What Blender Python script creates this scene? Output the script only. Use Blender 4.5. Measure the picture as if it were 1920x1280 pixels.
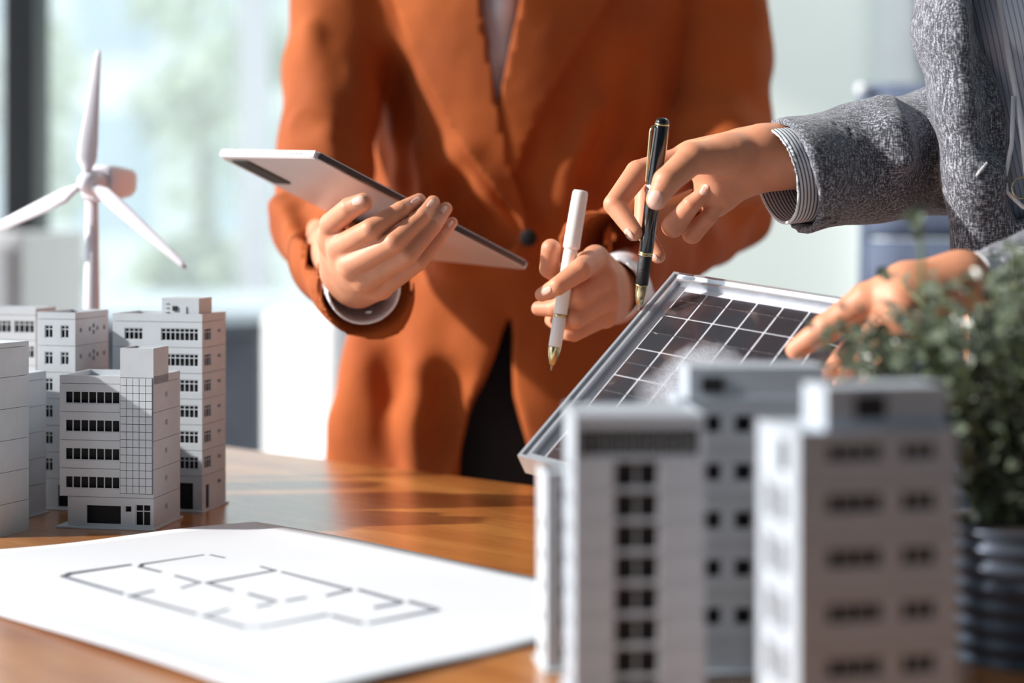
import bpy, bmesh, math, random
import numpy as np
from mathutils import Vector, Matrix
from mathutils.geometry import delaunay_2d_cdt

random.seed(7)
np.random.seed(7)
for o in list(bpy.data.objects):
    bpy.data.objects.remove(o)

# ------------------------------------------------------------------ camera, sky, sun, exposure
FPX = 3200.0        # focal length in pixels of the 1920x1280 frame
YH = 420.0          # height of the horizon in the photograph
TZ = 0.75           # table top
CZ = TZ + 0.228     # camera height
sc = bpy.context.scene
C = sc.collection
cam_d = bpy.data.cameras.new('camera')
cam = bpy.data.objects.new('camera', cam_d)
C.objects.link(cam)
cam.location = (0, 0, CZ)
cam.rotation_euler = (math.pi / 2, 0, 0)
cam_d.sensor_width = 36.0
cam_d.lens = 36.0 * FPX / 1920
cam_d.shift_y = -(640 - YH) / 1920.0
cam_d.clip_start = 0.05
cam_d.clip_end = 200
cam_d.dof.use_dof = True
cam_d.dof.focus_distance = 1.26
cam_d.dof.aperture_fstop = 2.9
sc.camera = cam

world = bpy.data.worlds.new('world')
sc.world = world
world.use_nodes = True
bg = world.node_tree.nodes['Background']
bg.inputs[0].default_value = (0.86, 0.93, 0.98, 1)
bg.inputs[1].default_value = 2.0

sun_d = bpy.data.lights.new('sun', 'SUN')
sun_d.energy = 6.3
sun_d.angle = math.radians(1.5)
sun_d.color = (1.0, 0.96, 0.91)
sun = bpy.data.objects.new('sun', sun_d)
C.objects.link(sun)
SUN_FROM = Vector((-1.0, -0.12, 0.56)).normalized()
sun.rotation_euler = SUN_FROM.to_track_quat('Z', 'Y').to_euler()

# unseen fill light added to brighten the back wall
al = bpy.data.lights.new('ceiling_lamp_light', 'AREA'); al.shape = 'RECTANGLE'; al.size = 1.6; al.size_y = 0.6; al.energy = 52; al.color = (0.97, 1.0, 0.98)
alo = bpy.data.objects.new('ceiling_lamp_light', al); C.objects.link(alo); alo.location = (1.4, 3.1, 3.45); alo.rotation_euler = (math.radians(25), 0, 0)

sc.view_settings.view_transform = 'Standard'
sc.view_settings.look = 'None'
sc.view_settings.gamma = 1
sc.view_settings.exposure = 0.0
sc.view_settings.use_curve_mapping = False
sc.cycles.use_denoising = True
sc.cycles.max_bounces = 6
sc.cycles.transparent_max_bounces = 12


# ------------------------------------------------------------------ helpers
def P(px, py, d):
    return Vector(((px - 960) / FPX * d, d, CZ - (py - YH) / FPX * d))


def T(px, py):          # point on the table top seen at that pixel
    d = (CZ - TZ) * FPX / (py - YH)
    return Vector(((px - 960) / FPX * d, d, TZ))


MATS = {}


def srgb(r, g, b):
    def f(c):
        c /= 255.0
        return c / 12.92 if c <= 0.04045 else ((c + 0.055) / 1.055) ** 2.4
    return (f(r), f(g), f(b), 1)


def mat(name, col, rough=0.6, metal=0.0, coat=0.0, sheen=0.0, sss=0.0, noise=None, bump=None, var=0.12):
    m = bpy.data.materials.new(name)
    m.use_nodes = True
    nt = m.node_tree
    b = nt.nodes['Principled BSDF']
    b.inputs['Base Color'].default_value = col
    b.inputs['Roughness'].default_value = rough
    b.inputs['Metallic'].default_value = metal
    b.inputs['Coat Weight'].default_value = coat
    b.inputs['Coat Roughness'].default_value = 0.08
    b.inputs['Sheen Weight'].default_value = sheen
    if sss:
        b.inputs['Subsurface Weight'].default_value = sss
        b.inputs['Subsurface Radius'].default_value = (1.0, 0.35, 0.2)
        b.inputs['Subsurface Scale'].default_value = 0.006
    tc = nt.nodes.new('ShaderNodeTexCoord')
    if noise:
        n = nt.nodes.new('ShaderNodeTexNoise')
        n.inputs['Scale'].default_value = noise
        n.inputs['Detail'].default_value = 5
        nt.links.new(tc.outputs['Object'], n.inputs['Vector'])
        r = nt.nodes.new('ShaderNodeValToRGB')
        r.color_ramp.elements[0].position = 0.3
        r.color_ramp.elements[1].position = 0.7
        r.color_ramp.elements[0].color = [c * (1 - var) for c in col[:3]] + [1]
        r.color_ramp.elements[1].color = [min(1, c * (1 + var)) for c in col[:3]] + [1]
        nt.links.new(n.outputs['Fac'], r.inputs['Fac'])
        nt.links.new(r.outputs['Color'], b.inputs['Base Color'])
    if bump:
        n2 = nt.nodes.new('ShaderNodeTexNoise')
        n2.inputs['Scale'].default_value = bump[0]
        n2.inputs['Detail'].default_value = 4
        nt.links.new(tc.outputs['Object'], n2.inputs['Vector'])
        bp = nt.nodes.new('ShaderNodeBump')
        bp.inputs['Strength'].default_value = bump[1]
        bp.inputs['Distance'].default_value = bump[2]
        nt.links.new(n2.outputs['Fac'], bp.inputs['Height'])
        nt.links.new(bp.outputs['Normal'], b.inputs['Normal'])
    MATS[name] = m
    return m


def link(name, me, m=None, parent=None, smooth=False):
    o = bpy.data.objects.new(name, me)
    C.objects.link(o)
    if m is not None and not me.materials:
        me.materials.append(m)
    if smooth:
        me.polygons.foreach_set('use_smooth', [True] * len(me.polygons))
    if parent is not None:
        o.parent = parent
    return o


def obj(name, bm, m, parent=None, smooth=False):
    me = bpy.data.meshes.new(name)
    bmesh.ops.recalc_face_normals(bm, faces=bm.faces[:])
    bm.to_mesh(me)
    bm.free()
    return link(name, me, m, parent, smooth)


def empty(name, loc, rz=0.0):
    o = bpy.data.objects.new(name, None)
    C.objects.link(o)
    o.location = loc
    o.rotation_euler = (0, 0, rz)
    o.empty_display_size = 0.02
    return o


def tag(o, label=None, cat=None, group=None, kind=None):
    if label: o['label'] = label
    if cat: o['category'] = cat
    if group: o['group'] = group
    if kind: o['kind'] = kind
    return o


def box(bm, x0, x1, y0, y1, z0, z1):
    vs = [bm.verts.new((x, y, z)) for z in (z0, z1) for y in (y0, y1) for x in (x0, x1)]
    for f in ((0, 2, 3, 1), (4, 5, 7, 6), (0, 1, 5, 4), (2, 6, 7, 3), (0, 4, 6, 2), (1, 3, 7, 5)):
        bm.faces.new([vs[i] for i in f])
    return vs


def bevel_all(bm, w, seg=2):
    bmesh.ops.bevel(bm, geom=bm.edges[:], offset=w, segments=seg, profile=0.6, affect='EDGES')


def lathe(bm, prof, axis_a, axis_b, n=32):
    """profile [(t, r)] with t in metres along the line a->b"""
    a = Vector(axis_a)
    d = (Vector(axis_b) - a).normalized()
    u = d.orthogonal().normalized()
    v = d.cross(u)
    rings = []
    for t, r in prof:
        c = a + d * t
        if r < 1e-6:
            rings.append([bm.verts.new(c)])
        else:
            rings.append([bm.verts.new(c + (u * math.cos(k * 2 * math.pi / n) + v * math.sin(k * 2 * math.pi / n)) * r) for k in range(n)])
    for r0, r1 in zip(rings, rings[1:]):
        for k in range(n):
            k2 = (k + 1) % n
            if len(r0) == 1 and len(r1) == 1:
                continue
            if len(r0) == 1:
                bm.faces.new((r0[0], r1[k], r1[k2]))
            elif len(r1) == 1:
                bm.faces.new((r0[k], r0[k2], r1[0]))
            else:
                bm.faces.new((r0[k], r0[k2], r1[k2], r1[k]))
    for rg in (rings[0], rings[-1]):
        if len(rg) > 1:
            bm.faces.new(rg)


def tube(bm, pts, r, n=8):
    pts = [Vector(p) for p in pts]
    rings = []
    up = None
    for i, p in enumerate(pts):
        d = (pts[min(i + 1, len(pts) - 1)] - pts[max(i - 1, 0)]).normalized()
        if up is None:
            up = d.orthogonal().normalized()
        up = (up - d * up.dot(d)).normalized()
        w = d.cross(up)
        rr = r[i] if isinstance(r, (list, tuple)) else r
        rings.append([bm.verts.new(p + (up * math.cos(k * 2 * math.pi / n) + w * math.sin(k * 2 * math.pi / n)) * rr) for k in range(n)])
    for a, b in zip(rings, rings[1:]):
        for k in range(n):
            bm.faces.new((a[k], a[(k + 1) % n], b[(k + 1) % n], b[k]))
    bm.faces.new(rings[0])
    bm.faces.new(rings[-1])


# ------------------------------------------------------------------ solid fields (smooth unions of tapered limbs) and their surface
class Field:
    def __init__(self):
        self.ops = []

    def add(self, fn, lo, hi, k=0.0, mode='add'):
        self.ops.append((fn, np.array(lo, float), np.array(hi, float), k, mode))
        return self

    @staticmethod
    def comb(F, d, k, mode):
        if mode == 'add':
            if k <= 0: return np.minimum(F, d)
            h = np.maximum(k - np.abs(F - d), 0) / k
            return np.minimum(F, d) - h * h * k * 0.25
        if mode == 'sub':
            d = -d
            if k <= 0: return np.maximum(F, d)
            h = np.maximum(k - np.abs(F - d), 0) / k
            return np.maximum(F, d) + h * h * k * 0.25
        return F + d            # 'disp'

    def ev(self, pts):
        F = np.full(len(pts), 1.0)
        for fn, lo, hi, k, mode in self.ops:
            m = np.all((pts > lo - 0.05) & (pts < hi + 0.05), axis=1)
            if m.any():
                F[m] = self.comb(F[m], fn(pts[m]), k, mode)
        return F

    def limb(self, a, b, ra, rb, k=0.0, mode='add', cap=False, flat=None):
        a = np.array(a, float); b = np.array(b, float)
        ba = b - a
        L2 = ba @ ba
        nrm = ba / math.sqrt(L2)
        if cap is not False and cap is not True and cap is not None:
            nrm = np.array(cap, float); nrm = nrm / np.linalg.norm(nrm)
        docap = cap is not False and cap is not None
        r = max(ra, rb)

        def fn(p):
            pa = p - a
            t = np.clip(pa @ ba / L2, 0, 1)
            q = pa - t[:, None] * ba
            if flat is not None:      # flattened along an axis: (axis, factor)
                ax, fac = flat
                c = q @ ax
                q = q + np.outer(c * (fac - 1.0), ax)
            d = np.sqrt((q * q).sum(1)) - (ra + (rb - ra) * t)
            if docap:
                d = np.maximum(d, (p - b) @ nrm)
            return d
        return self.add(fn, np.minimum(a, b) - r, np.maximum(a, b) + r, k, mode)

    def pix(self, j0, j1, k=0.0, mode='add', cap=False, flat=None):
        """limb between two joints given as (px, py, depth, radius in px)"""
        return self.limb(P(*j0[:3]), P(*j1[:3]), j0[3] * j0[2] / FPX, j1[3] * j1[2] / FPX, k, mode, cap, flat)

    def chain(self, js, k=0.0, mode='add', cap=False, flat=None):
        for i, (a, b) in enumerate(zip(js, js[1:])):
            self.pix(a, b, k, mode, cap if i == len(js) - 2 else False, flat)
        return self

    def prism(self, poly, d0, d1, rnd=0.0, k=0.0, mode='add'):
        """solid standing between two depths with the outline of a polygon"""
        Q = np.array(poly, float)

        def fn(p):
            x = p[:, 0] / p[:, 1] * FPX + 960
            y = (CZ - p[:, 2]) / p[:, 1] * FPX + YH
            xy = np.stack([x, y], 1)
            dm = np.full(len(p), 1e9)
            ins = np.zeros(len(p), bool)
            n = len(Q)
            for i in range(n):
                a = Q[i]; b = Q[(i + 1) % n]
                e = b - a
                w = xy - a
                t = np.clip(w @ e / (e @ e), 0, 1)
                q = w - t[:, None] * e
                dm = np.minimum(dm, (q * q).sum(1))
                c = ((a[1] > y) != (b[1] > y))
                with np.errstate(divide='ignore', invalid='ignore'):
                    xi = (b[0] - a[0]) * (y - a[1]) / (b[1] - a[1]) + a[0]
                ins ^= c & (x < xi)
            d2 = np.sqrt(dm) * np.where(ins, -1, 1) * p[:, 1] / FPX + rnd
            dz = np.abs(p[:, 1] - (d0 + d1) / 2) - (d1 - d0) / 2 + rnd
            return np.minimum(np.maximum(d2, dz), 0) + np.sqrt(np.maximum(d2, 0) ** 2 + np.maximum(dz, 0) ** 2) - rnd
        cs = [P(q[0], q[1], d) for q in poly for d in (d0, d1)]
        lo = np.min(np.array(cs), 0); hi = np.max(np.array(cs), 0)
        return self.add(fn, lo, hi, k, mode)

    def bounds(self):
        lo = np.min([o[1] for o in self.ops if o[4] == 'add'], axis=0)
        hi = np.max([o[2] for o in self.ops if o[4] == 'add'], axis=0)
        return lo, hi

    def mesh(self, vox, lo=None, hi=None):
        l, h = self.bounds()
        if lo is not None: l = np.maximum(l, lo)
        if hi is not None: h = np.minimum(h, hi)
        l = l - 3 * vox
        h = h + 3 * vox
        n = np.maximum(np.ceil((h - l) / vox).astype(int) + 1, 4)
        F = np.full(n, 1.0, np.float32)
        ax = [l[i] + np.arange(n[i]) * vox for i in range(3)]
        for fn, olo, ohi, k, mode in self.ops:
            mg = 4 * vox + 2 * k
            i0 = [max(0, int((olo[i] - mg - l[i]) / vox)) for i in range(3)]
            i1 = [min(n[i], int((ohi[i] + mg - l[i]) / vox) + 2) for i in range(3)]
            if any(i1[i] <= i0[i] for i in range(3)): continue
            sl = tuple(slice(i0[i], i1[i]) for i in range(3))
            g = np.stack(np.meshgrid(*[ax[i][sl[i]] for i in range(3)], indexing='ij'), -1).reshape(-1, 3)
            d = fn(g).reshape([i1[i] - i0[i] for i in range(3)])
            F[sl] = self.comb(F[sl], d, k, mode)
        F[0] = F[-1] = 1; F[:, 0] = F[:, -1] = 1; F[:, :, 0] = F[:, :, -1] = 1
        return nets(F, l, vox)


def nets(F, org, vox):
    ins = F < 0
    n = F.shape
    cs = tuple(k - 1 for k in n)
    cnt = np.zeros(cs, np.int8)
    for dx in (0, 1):
        for dy in (0, 1):
            for dz in (0, 1):
                cnt += ins[dx:dx + cs[0], dy:dy + cs[1], dz:dz + cs[2]]
    act = (cnt > 0) & (cnt < 8)
    ijk = np.argwhere(act)
    idx = np.full(cs, -1, np.int64)
    idx[act] = np.arange(len(ijk))
    s = np.zeros((len(ijk), 3)); w = np.zeros(len(ijk))
    corners = [(a, b, c) for a in (0, 1) for b in (0, 1) for c in (0, 1)]
    for c0 in corners:
        for ax in range(3):
            if c0[ax]: continue
            c1 = list(c0); c1[ax] = 1
            f0 = F[ijk[:, 0] + c0[0], ijk[:, 1] + c0[1], ijk[:, 2] + c0[2]]
            f1 = F[ijk[:, 0] + c1[0], ijk[:, 1] + c1[1], ijk[:, 2] + c1[2]]
            m = (f0 < 0) != (f1 < 0)
            t = f0[m] / (f0[m] - f1[m])
            p = np.tile(np.array(c0, float), (m.sum(), 1))
            p[:, ax] += t
            s[m] += p; w[m] += 1
    V = (ijk + s / w[:, None]) * vox + org
    Q = []
    for ax in range(3):
        a, b = [(1, 2), (2, 0), (0, 1)][ax]
        sl0 = [slice(1, -1)] * 3; sl1 = [slice(1, -1)] * 3
        sl0[ax] = slice(0, n[ax] - 1); sl1[ax] = slice(1, n[ax])
        A = ins[tuple(sl0)]; B = ins[tuple(sl1)]
        e = np.argwhere(A != B)
        flip = A[e[:, 0], e[:, 1], e[:, 2]]
        g = e.copy(); g[:, a] += 1; g[:, b] += 1
        def cell(da, db):
            q = g.copy(); q[:, a] -= da; q[:, b] -= db
            return idx[q[:, 0], q[:, 1], q[:, 2]]
        q = np.stack([cell(1, 1), cell(0, 1), cell(0, 0), cell(1, 0)], 1)
        q[~flip] = q[~flip][:, ::-1]
        Q.append(q)
    return V, np.concatenate(Q)


def np_mesh(name, parts):
    """parts: list of (V, quads) joined into one mesh"""
    Vs, Qs, off = [], [], 0
    for V, Q in parts:
        Vs.append(V); Qs.append(Q + off); off += len(V)
    V = np.concatenate(Vs); Q = np.concatenate(Qs)
    me = bpy.data.meshes.new(name)
    me.vertices.add(len(V))
    me.vertices.foreach_set('co', V.astype(np.float32).ravel())
    me.loops.add(len(Q) * 4)
    me.loops.foreach_set('vertex_index', Q.astype(np.int32).ravel())
    me.polygons.add(len(Q))
    me.polygons.foreach_set('loop_start', np.arange(len(Q), dtype=np.int32) * 4)
    me.update(calc_edges=True)
    me.polygons.foreach_set('use_smooth', [True] * len(Q))
    return me


def march(field, pts, d0=0.9, steps=110, dmax=2.4):
    """depth of the surface behind each (px, py)"""
    pts = np.array(pts, float)
    dirs = np.stack([(pts[:, 0] - 960) / FPX, np.ones(len(pts)), -(pts[:, 1] - YH) / FPX], 1)
    ln = np.sqrt((dirs ** 2).sum(1))
    t = np.full(len(pts), d0)
    for _ in range(steps):
        p = dirs * t[:, None]; p[:, 2] += CZ
        d = field.ev(p)
        t = np.minimum(t + np.clip(d, -0.01, 0.03) * 0.8 / ln, dmax)
    hit = np.abs(d) < 0.003
    if hit.any():
        t[~hit] = np.median(t[hit])
    return t


def smooth_poly(poly, n=4):
    out = []
    N = len(poly)
    for i in range(N):
        p0, p1, p2, p3 = [np.array(poly[(i + k - 1) % N], float) for k in range(4)]
        for j in range(n):
            t = j / n
            out.append(tuple(0.5 * (2 * p1 + (p2 - p0) * t + (2 * p0 - 5 * p1 + 4 * p2 - p3) * t * t + (-p0 + 3 * p1 - 3 * p2 + p3) * t ** 3)))
    return out


def patch(name, field, poly, m, parent, off=0.003, th=0.004, step=10, d0=0.9, crown=0.0):
    """a cloth flap or nail that lies on a field's surface, with its own thickness"""
    poly = [tuple(p) for p in poly]
    xs = [p[0] for p in poly]; ys = [p[1] for p in poly]
    vs = []
    nb = 0
    dens = []
    for a, b in zip(poly, poly[1:] + poly[:1]):
        L = math.hypot(b[0] - a[0], b[1] - a[1])
        k = max(1, int(L / step))
        for j in range(k):
            dens.append((a[0] + (b[0] - a[0]) * j / k, a[1] + (b[1] - a[1]) * j / k))
    nb = len(dens)
    vs = [Vector(p) for p in dens]
    y = min(ys) + step / 2
    while y < max(ys):
        x = min(xs) + step / 2
        while x < max(xs):
            c = False
            j = nb - 1
            dm = 1e9
            for i in range(nb):
                xi, yi = dens[i]; xj, yj = dens[j]
                dm = min(dm, (x - xi) ** 2 + (y - yi) ** 2)
                if (yi > y) != (yj > y) and x < (xj - xi) * (y - yi) / (yj - yi) + xi:
                    c = not c
                j = i
            if c and dm > (step * 0.45) ** 2:
                vs.append(Vector((x, y)))
            x += step
        y += step
    ov, oe, of = delaunay_2d_cdt(vs, [], [list(range(nb))], 1, 1e-4)[:3]
    pts = [(v.x, v.y) for v in ov]
    dep = march(field, pts, d0)
    bm = bmesh.new()
    fr, bk = [], []
    for (x, y), d in zip(pts, dep):
        e = 1.0
        if crown:
            dm = min(math.hypot(x - q[0], y - q[1]) for q in dens)
            e = min(1.0, dm / crown)
            e = math.sqrt(max(0.0, 1 - (1 - e) ** 2))
        fr.append(bm.verts.new(P(x, y, d - off * (0.25 + 0.75 * e))))
        bk.append(bm.verts.new(P(x, y, d - off * 0.0 + th)))
    ec = {}
    for f in of:
        try:
            bm.faces.new([fr[i] for i in f]); bm.faces.new([bk[i] for i in reversed(f)])
        except ValueError:
            continue
        for i in range(len(f)):
            a, b = f[i], f[(i + 1) % len(f)]
            ec[(min(a, b), max(a, b))] = ec.get((min(a, b), max(a, b)), 0) + 1
    for (a, b), c in ec.items():
        if c == 1:
            bm.faces.new((fr[a], fr[b], bk[b], bk[a]))
    o = obj(name, bm, m, parent, True)
    return o


def nail(field, cx, cy, ang, L, W, parent, m, d0=0.9, off=0.0009):
    pts = []
    ca, sa = math.cos(math.radians(ang)), math.sin(math.radians(ang))
    for k in range(20):
        t = 2 * math.pi * k / 20
        u = math.copysign(abs(math.cos(t)) ** 0.75, math.cos(t)) * L / 2
        v = math.copysign(abs(math.sin(t)) ** 0.75, math.sin(t)) * W / 2
        pts.append((cx + u * ca - v * sa, cy + u * sa + v * ca))
    return patch('fingernail', field, pts, m, parent, off, 0.0015, 2.2, d0, crown=4)


# ------------------------------------------------------------------ materials
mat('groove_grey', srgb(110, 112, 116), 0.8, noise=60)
mat('grey_plastic', srgb(196, 202, 208), 0.5, noise=60, bump=(350, 0.15, 0.0004), var=0.04)
mat('pale_plastic', srgb(226, 228, 230), 0.5, noise=40, var=0.03)
mat('dark_liner', srgb(28, 29, 31), 0.8, noise=40)  # near-black stands for the shade inside the grey models
mat('white_plastic', srgb(236, 234, 244), 0.32, noise=30, var=0.02)
mat('pen_white', srgb(240, 240, 240), 0.28, noise=60, var=0.02)
mat('pen_black', srgb(10, 10, 12), 0.12, coat=0.8, noise=50)
mat('pen_grip', srgb(18, 18, 20), 0.35, noise=1800, bump=(1500, 0.8, 0.0006), var=0.9)
mat('gold', srgb(214, 200, 156), 0.2, metal=1.0, noise=80, var=0.05)
mat('steel', srgb(190, 192, 195), 0.25, metal=1.0, noise=80, var=0.05)
mat('aluminium', srgb(216, 220, 226), 0.33, metal=0.75, noise=60, bump=(40, 0.2, 0.001), var=0.06)
mat('skin', srgb(216, 148, 114), 0.52, sss=0.25, noise=55, bump=(420, 0.22, 0.0006), var=0.09)
mat('nail', srgb(236, 184, 166), 0.36, coat=0.1, noise=120, var=0.04)
mat('blouse', srgb(240, 240, 244), 0.7, noise=25, var=0.04, bump=(30, 0.3, 0.004))
mat('black_cloth', srgb(14, 14, 17), 0.85, noise=50)
mat('dark_lining', srgb(22, 18, 18), 0.8, noise=50)
mat('tablet_back', srgb(214, 208, 208), 0.38, metal=0.25, noise=20, var=0.03)
mat('tablet_dark', srgb(52, 53, 60), 0.3, metal=0.3, noise=30, var=0.05)
mat('screen_glass', srgb(6, 7, 9), 0.08, coat=1.0, noise=10)
mat('black_matte', srgb(10, 11, 13), 0.55, noise=10)
mat('white_enamel', srgb(244, 245, 248), 0.35, noise=20, var=0.02)
mat('wall_paint', srgb(206, 214, 210), 0.85, noise=3, var=0.03)
mat('ceiling_grey', srgb(150, 153, 156), 0.9, noise=3, var=0.02)
mat('cool_plastic', srgb(178, 186, 196), 0.5, noise=60, bump=(350, 0.15, 0.0004), var=0.04)
mat('bright_paint', srgb(240, 247, 243), 0.85, noise=3, var=0.02)
mat('rear_wall', srgb(84, 94, 108), 0.9, noise=3, var=0.03)
mat('window_metal', srgb(22, 25, 30), 0.5, noise=20)
mat('white_metal', srgb(225, 230, 235), 0.5, noise=20, var=0.03)
mat('floor_vinyl', srgb(140, 142, 146), 0.5, noise=4, var=0.06)
mat('desk_blue', srgb(208, 220, 232), 0.22, noise=6, var=0.03)
mat('desk_grey', srgb(84, 88, 98), 0.6, noise=15)
mat('chair_blue', srgb(88, 100, 124), 0.75, noise=120, var=0.08)
mat('sofa_white', srgb(250, 250, 250), 0.7, noise=12, var=0.02)
mat('leaf', srgb(104, 114, 96), 0.32, noise=14, var=0.45)
mat('stem_green', srgb(112, 124, 84), 0.6, noise=40)
mat('pot_metal', srgb(90, 98, 112), 0.3, metal=0.6, noise=20)
mat('chrome_cap', srgb(240, 242, 245), 0.3, coat=0.5, noise=20, var=0.01)
mat('soil', srgb(40, 32, 26), 0.95, noise=90, bump=(200, 0.8, 0.004))
mat('ink', srgb(96, 97, 106), 0.8, noise=300, var=0.2)
mat('ink_faint', srgb(196, 198, 208), 0.8, noise=300, var=0.05)
mat('paper', srgb(224, 228, 234), 0.65, noise=8, var=0.01)
mat('cell_white', srgb(226, 226, 230), 0.5, noise=60, var=0.04)
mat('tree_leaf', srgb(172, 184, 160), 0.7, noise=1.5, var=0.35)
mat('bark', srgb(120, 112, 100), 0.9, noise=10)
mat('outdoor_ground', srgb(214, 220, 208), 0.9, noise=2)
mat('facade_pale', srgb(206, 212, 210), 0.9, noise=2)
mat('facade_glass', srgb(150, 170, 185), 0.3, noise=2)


def wool(name, col, dark):
    m = mat(name, col, 0.85)
    nt = m.node_tree; b = nt.nodes['Principled BSDF']
    tc = nt.nodes.new('ShaderNodeTexCoord')
    n = nt.nodes.new('ShaderNodeTexNoise'); n.inputs['Scale'].default_value = 9; n.inputs['Detail'].default_value = 6
    n2 = nt.nodes.new('ShaderNodeTexNoise'); n2.inputs['Scale'].default_value = 700
    nt.links.new(tc.outputs['Object'], n.inputs['Vector']); nt.links.new(tc.outputs['Object'], n2.inputs['Vector'])
    r = nt.nodes.new('ShaderNodeValToRGB')
    r.color_ramp.elements[0].position = 0.3; r.color_ramp.elements[1].position = 0.72
    r.color_ramp.elements[0].color = dark; r.color_ramp.elements[1].color = col
    nt.links.new(n.outputs['Fac'], r.inputs['Fac'])
    nt.links.new(r.outputs['Color'], b.inputs['Base Color'])
    bp = nt.nodes.new('ShaderNodeBump'); bp.inputs['Strength'].default_value = 0.25; bp.inputs['Distance'].default_value = 0.0008
    nt.links.new(n2.outputs['Fac'], bp.inputs['Height'])
    n3 = nt.nodes.new('ShaderNodeTexNoise'); n3.inputs['Scale'].default_value = 11; n3.inputs['Detail'].default_value = 2
    nt.links.new(tc.outputs['Object'], n3.inputs['Vector'])
    bp2 = nt.nodes.new('ShaderNodeBump'); bp2.inputs['Strength'].default_value = 0.35; bp2.inputs['Distance'].default_value = 0.02
    nt.links.new(n3.outputs['Fac'], bp2.inputs['Height'])
    nt.links.new(bp.outputs['Normal'], bp2.inputs['Normal'])
    nt.links.new(bp2.outputs['Normal'], b.inputs['Normal'])
    return m


wool('rust_wool', srgb(178, 88, 24), srgb(152, 70, 16))


def tweed():
    m = mat('tweed', srgb(120, 120, 125), 0.85, sheen=0.2)
    nt = m.node_tree; b = nt.nodes['Principled BSDF']
    tc = nt.nodes.new('ShaderNodeTexCoord')
    outs = []
    for sc_ in ((260, 2200, 1600), (1700, 1700, 240)):
        mp = nt.nodes.new('ShaderNodeMapping')
        mp.inputs['Scale'].default_value = sc_
        mp.inputs['Rotation'].default_value = (0, 0.06, 0)
        nt.links.new(tc.outputs['Object'], mp.inputs['Vector'])
        n = nt.nodes.new('ShaderNodeTexNoise'); n.inputs['Scale'].default_value = 0.55; n.inputs['Detail'].default_value = 3
        nt.links.new(mp.outputs['Vector'], n.inputs['Vector'])
        outs.append(n)
    mx = nt.nodes.new('ShaderNodeMath'); mx.operation = 'ADD'
    nt.links.new(outs[0].outputs['Fac'], mx.inputs[0]); nt.links.new(outs[1].outputs['Fac'], mx.inputs[1])
    h = nt.nodes.new('ShaderNodeMath'); h.operation = 'MULTIPLY'; h.inputs[1].default_value = 0.5
    nt.links.new(mx.outputs[0], h.inputs[0])
    r = nt.nodes.new('ShaderNodeValToRGB')
    r.color_ramp.elements[0].position = 0.36; r.color_ramp.elements[1].position = 0.62
    r.color_ramp.elements[0].color = srgb(34, 36, 43); r.color_ramp.elements[1].color = srgb(188, 190, 200)
    e = r.color_ramp.elements.new(0.5); e.color = srgb(92, 94, 103)
    nt.links.new(h.outputs[0], r.inputs['Fac'])
    nt.links.new(r.outputs['Color'], b.inputs['Base Color'])
    bp = nt.nodes.new('ShaderNodeBump'); bp.inputs['Strength'].default_value = 0.5; bp.inputs['Distance'].default_value = 0.001
    nt.links.new(h.outputs[0], bp.inputs['Height']); nt.links.new(bp.outputs['Normal'], b.inputs['Normal'])
    return m


tweed()


def striped(name, axis, period, duty=0.5, base=(232, 236, 240), ink=(52, 62, 82)):
    """cloth woven in stripes that follow the given axis of the garment"""
    m = mat(name, srgb(*base), 0.7)
    nt = m.node_tree; b = nt.nodes['Principled BSDF']
    g = nt.nodes.new('ShaderNodeTexCoord')
    dt = nt.nodes.new('ShaderNodeVectorMath'); dt.operation = 'DOT_PRODUCT'
    dt.inputs[1].default_value = Vector(axis).normalized()
    nt.links.new(g.outputs['Object'], dt.inputs[0])
    mu = nt.nodes.new('ShaderNodeMath'); mu.operation = 'DIVIDE'; mu.inputs[1].default_value = period
    nt.links.new(dt.outputs['Value'], mu.inputs[0])
    fr = nt.nodes.new('ShaderNodeMath'); fr.operation = 'FRACT'
    nt.links.new(mu.outputs[0], fr.inputs[0])
    r = nt.nodes.new('ShaderNodeValToRGB')
    el = r.color_ramp.elements
    el[0].position = 0.0; el[0].color = srgb(*base)
    el[1].position = 1 - duty; el[1].color = srgb(*base)
    e = el.new(min(0.99, 1 - duty + 0.08)); e.color = srgb(*ink)
    e = el.new(0.94); e.color = srgb(*ink)
    e = el.new(1.0); e.color = srgb(*base)
    nt.links.new(fr.outputs[0], r.inputs['Fac'])
    nt.links.new(r.outputs['Color'], b.inputs['Base Color'])
    return m


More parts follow.
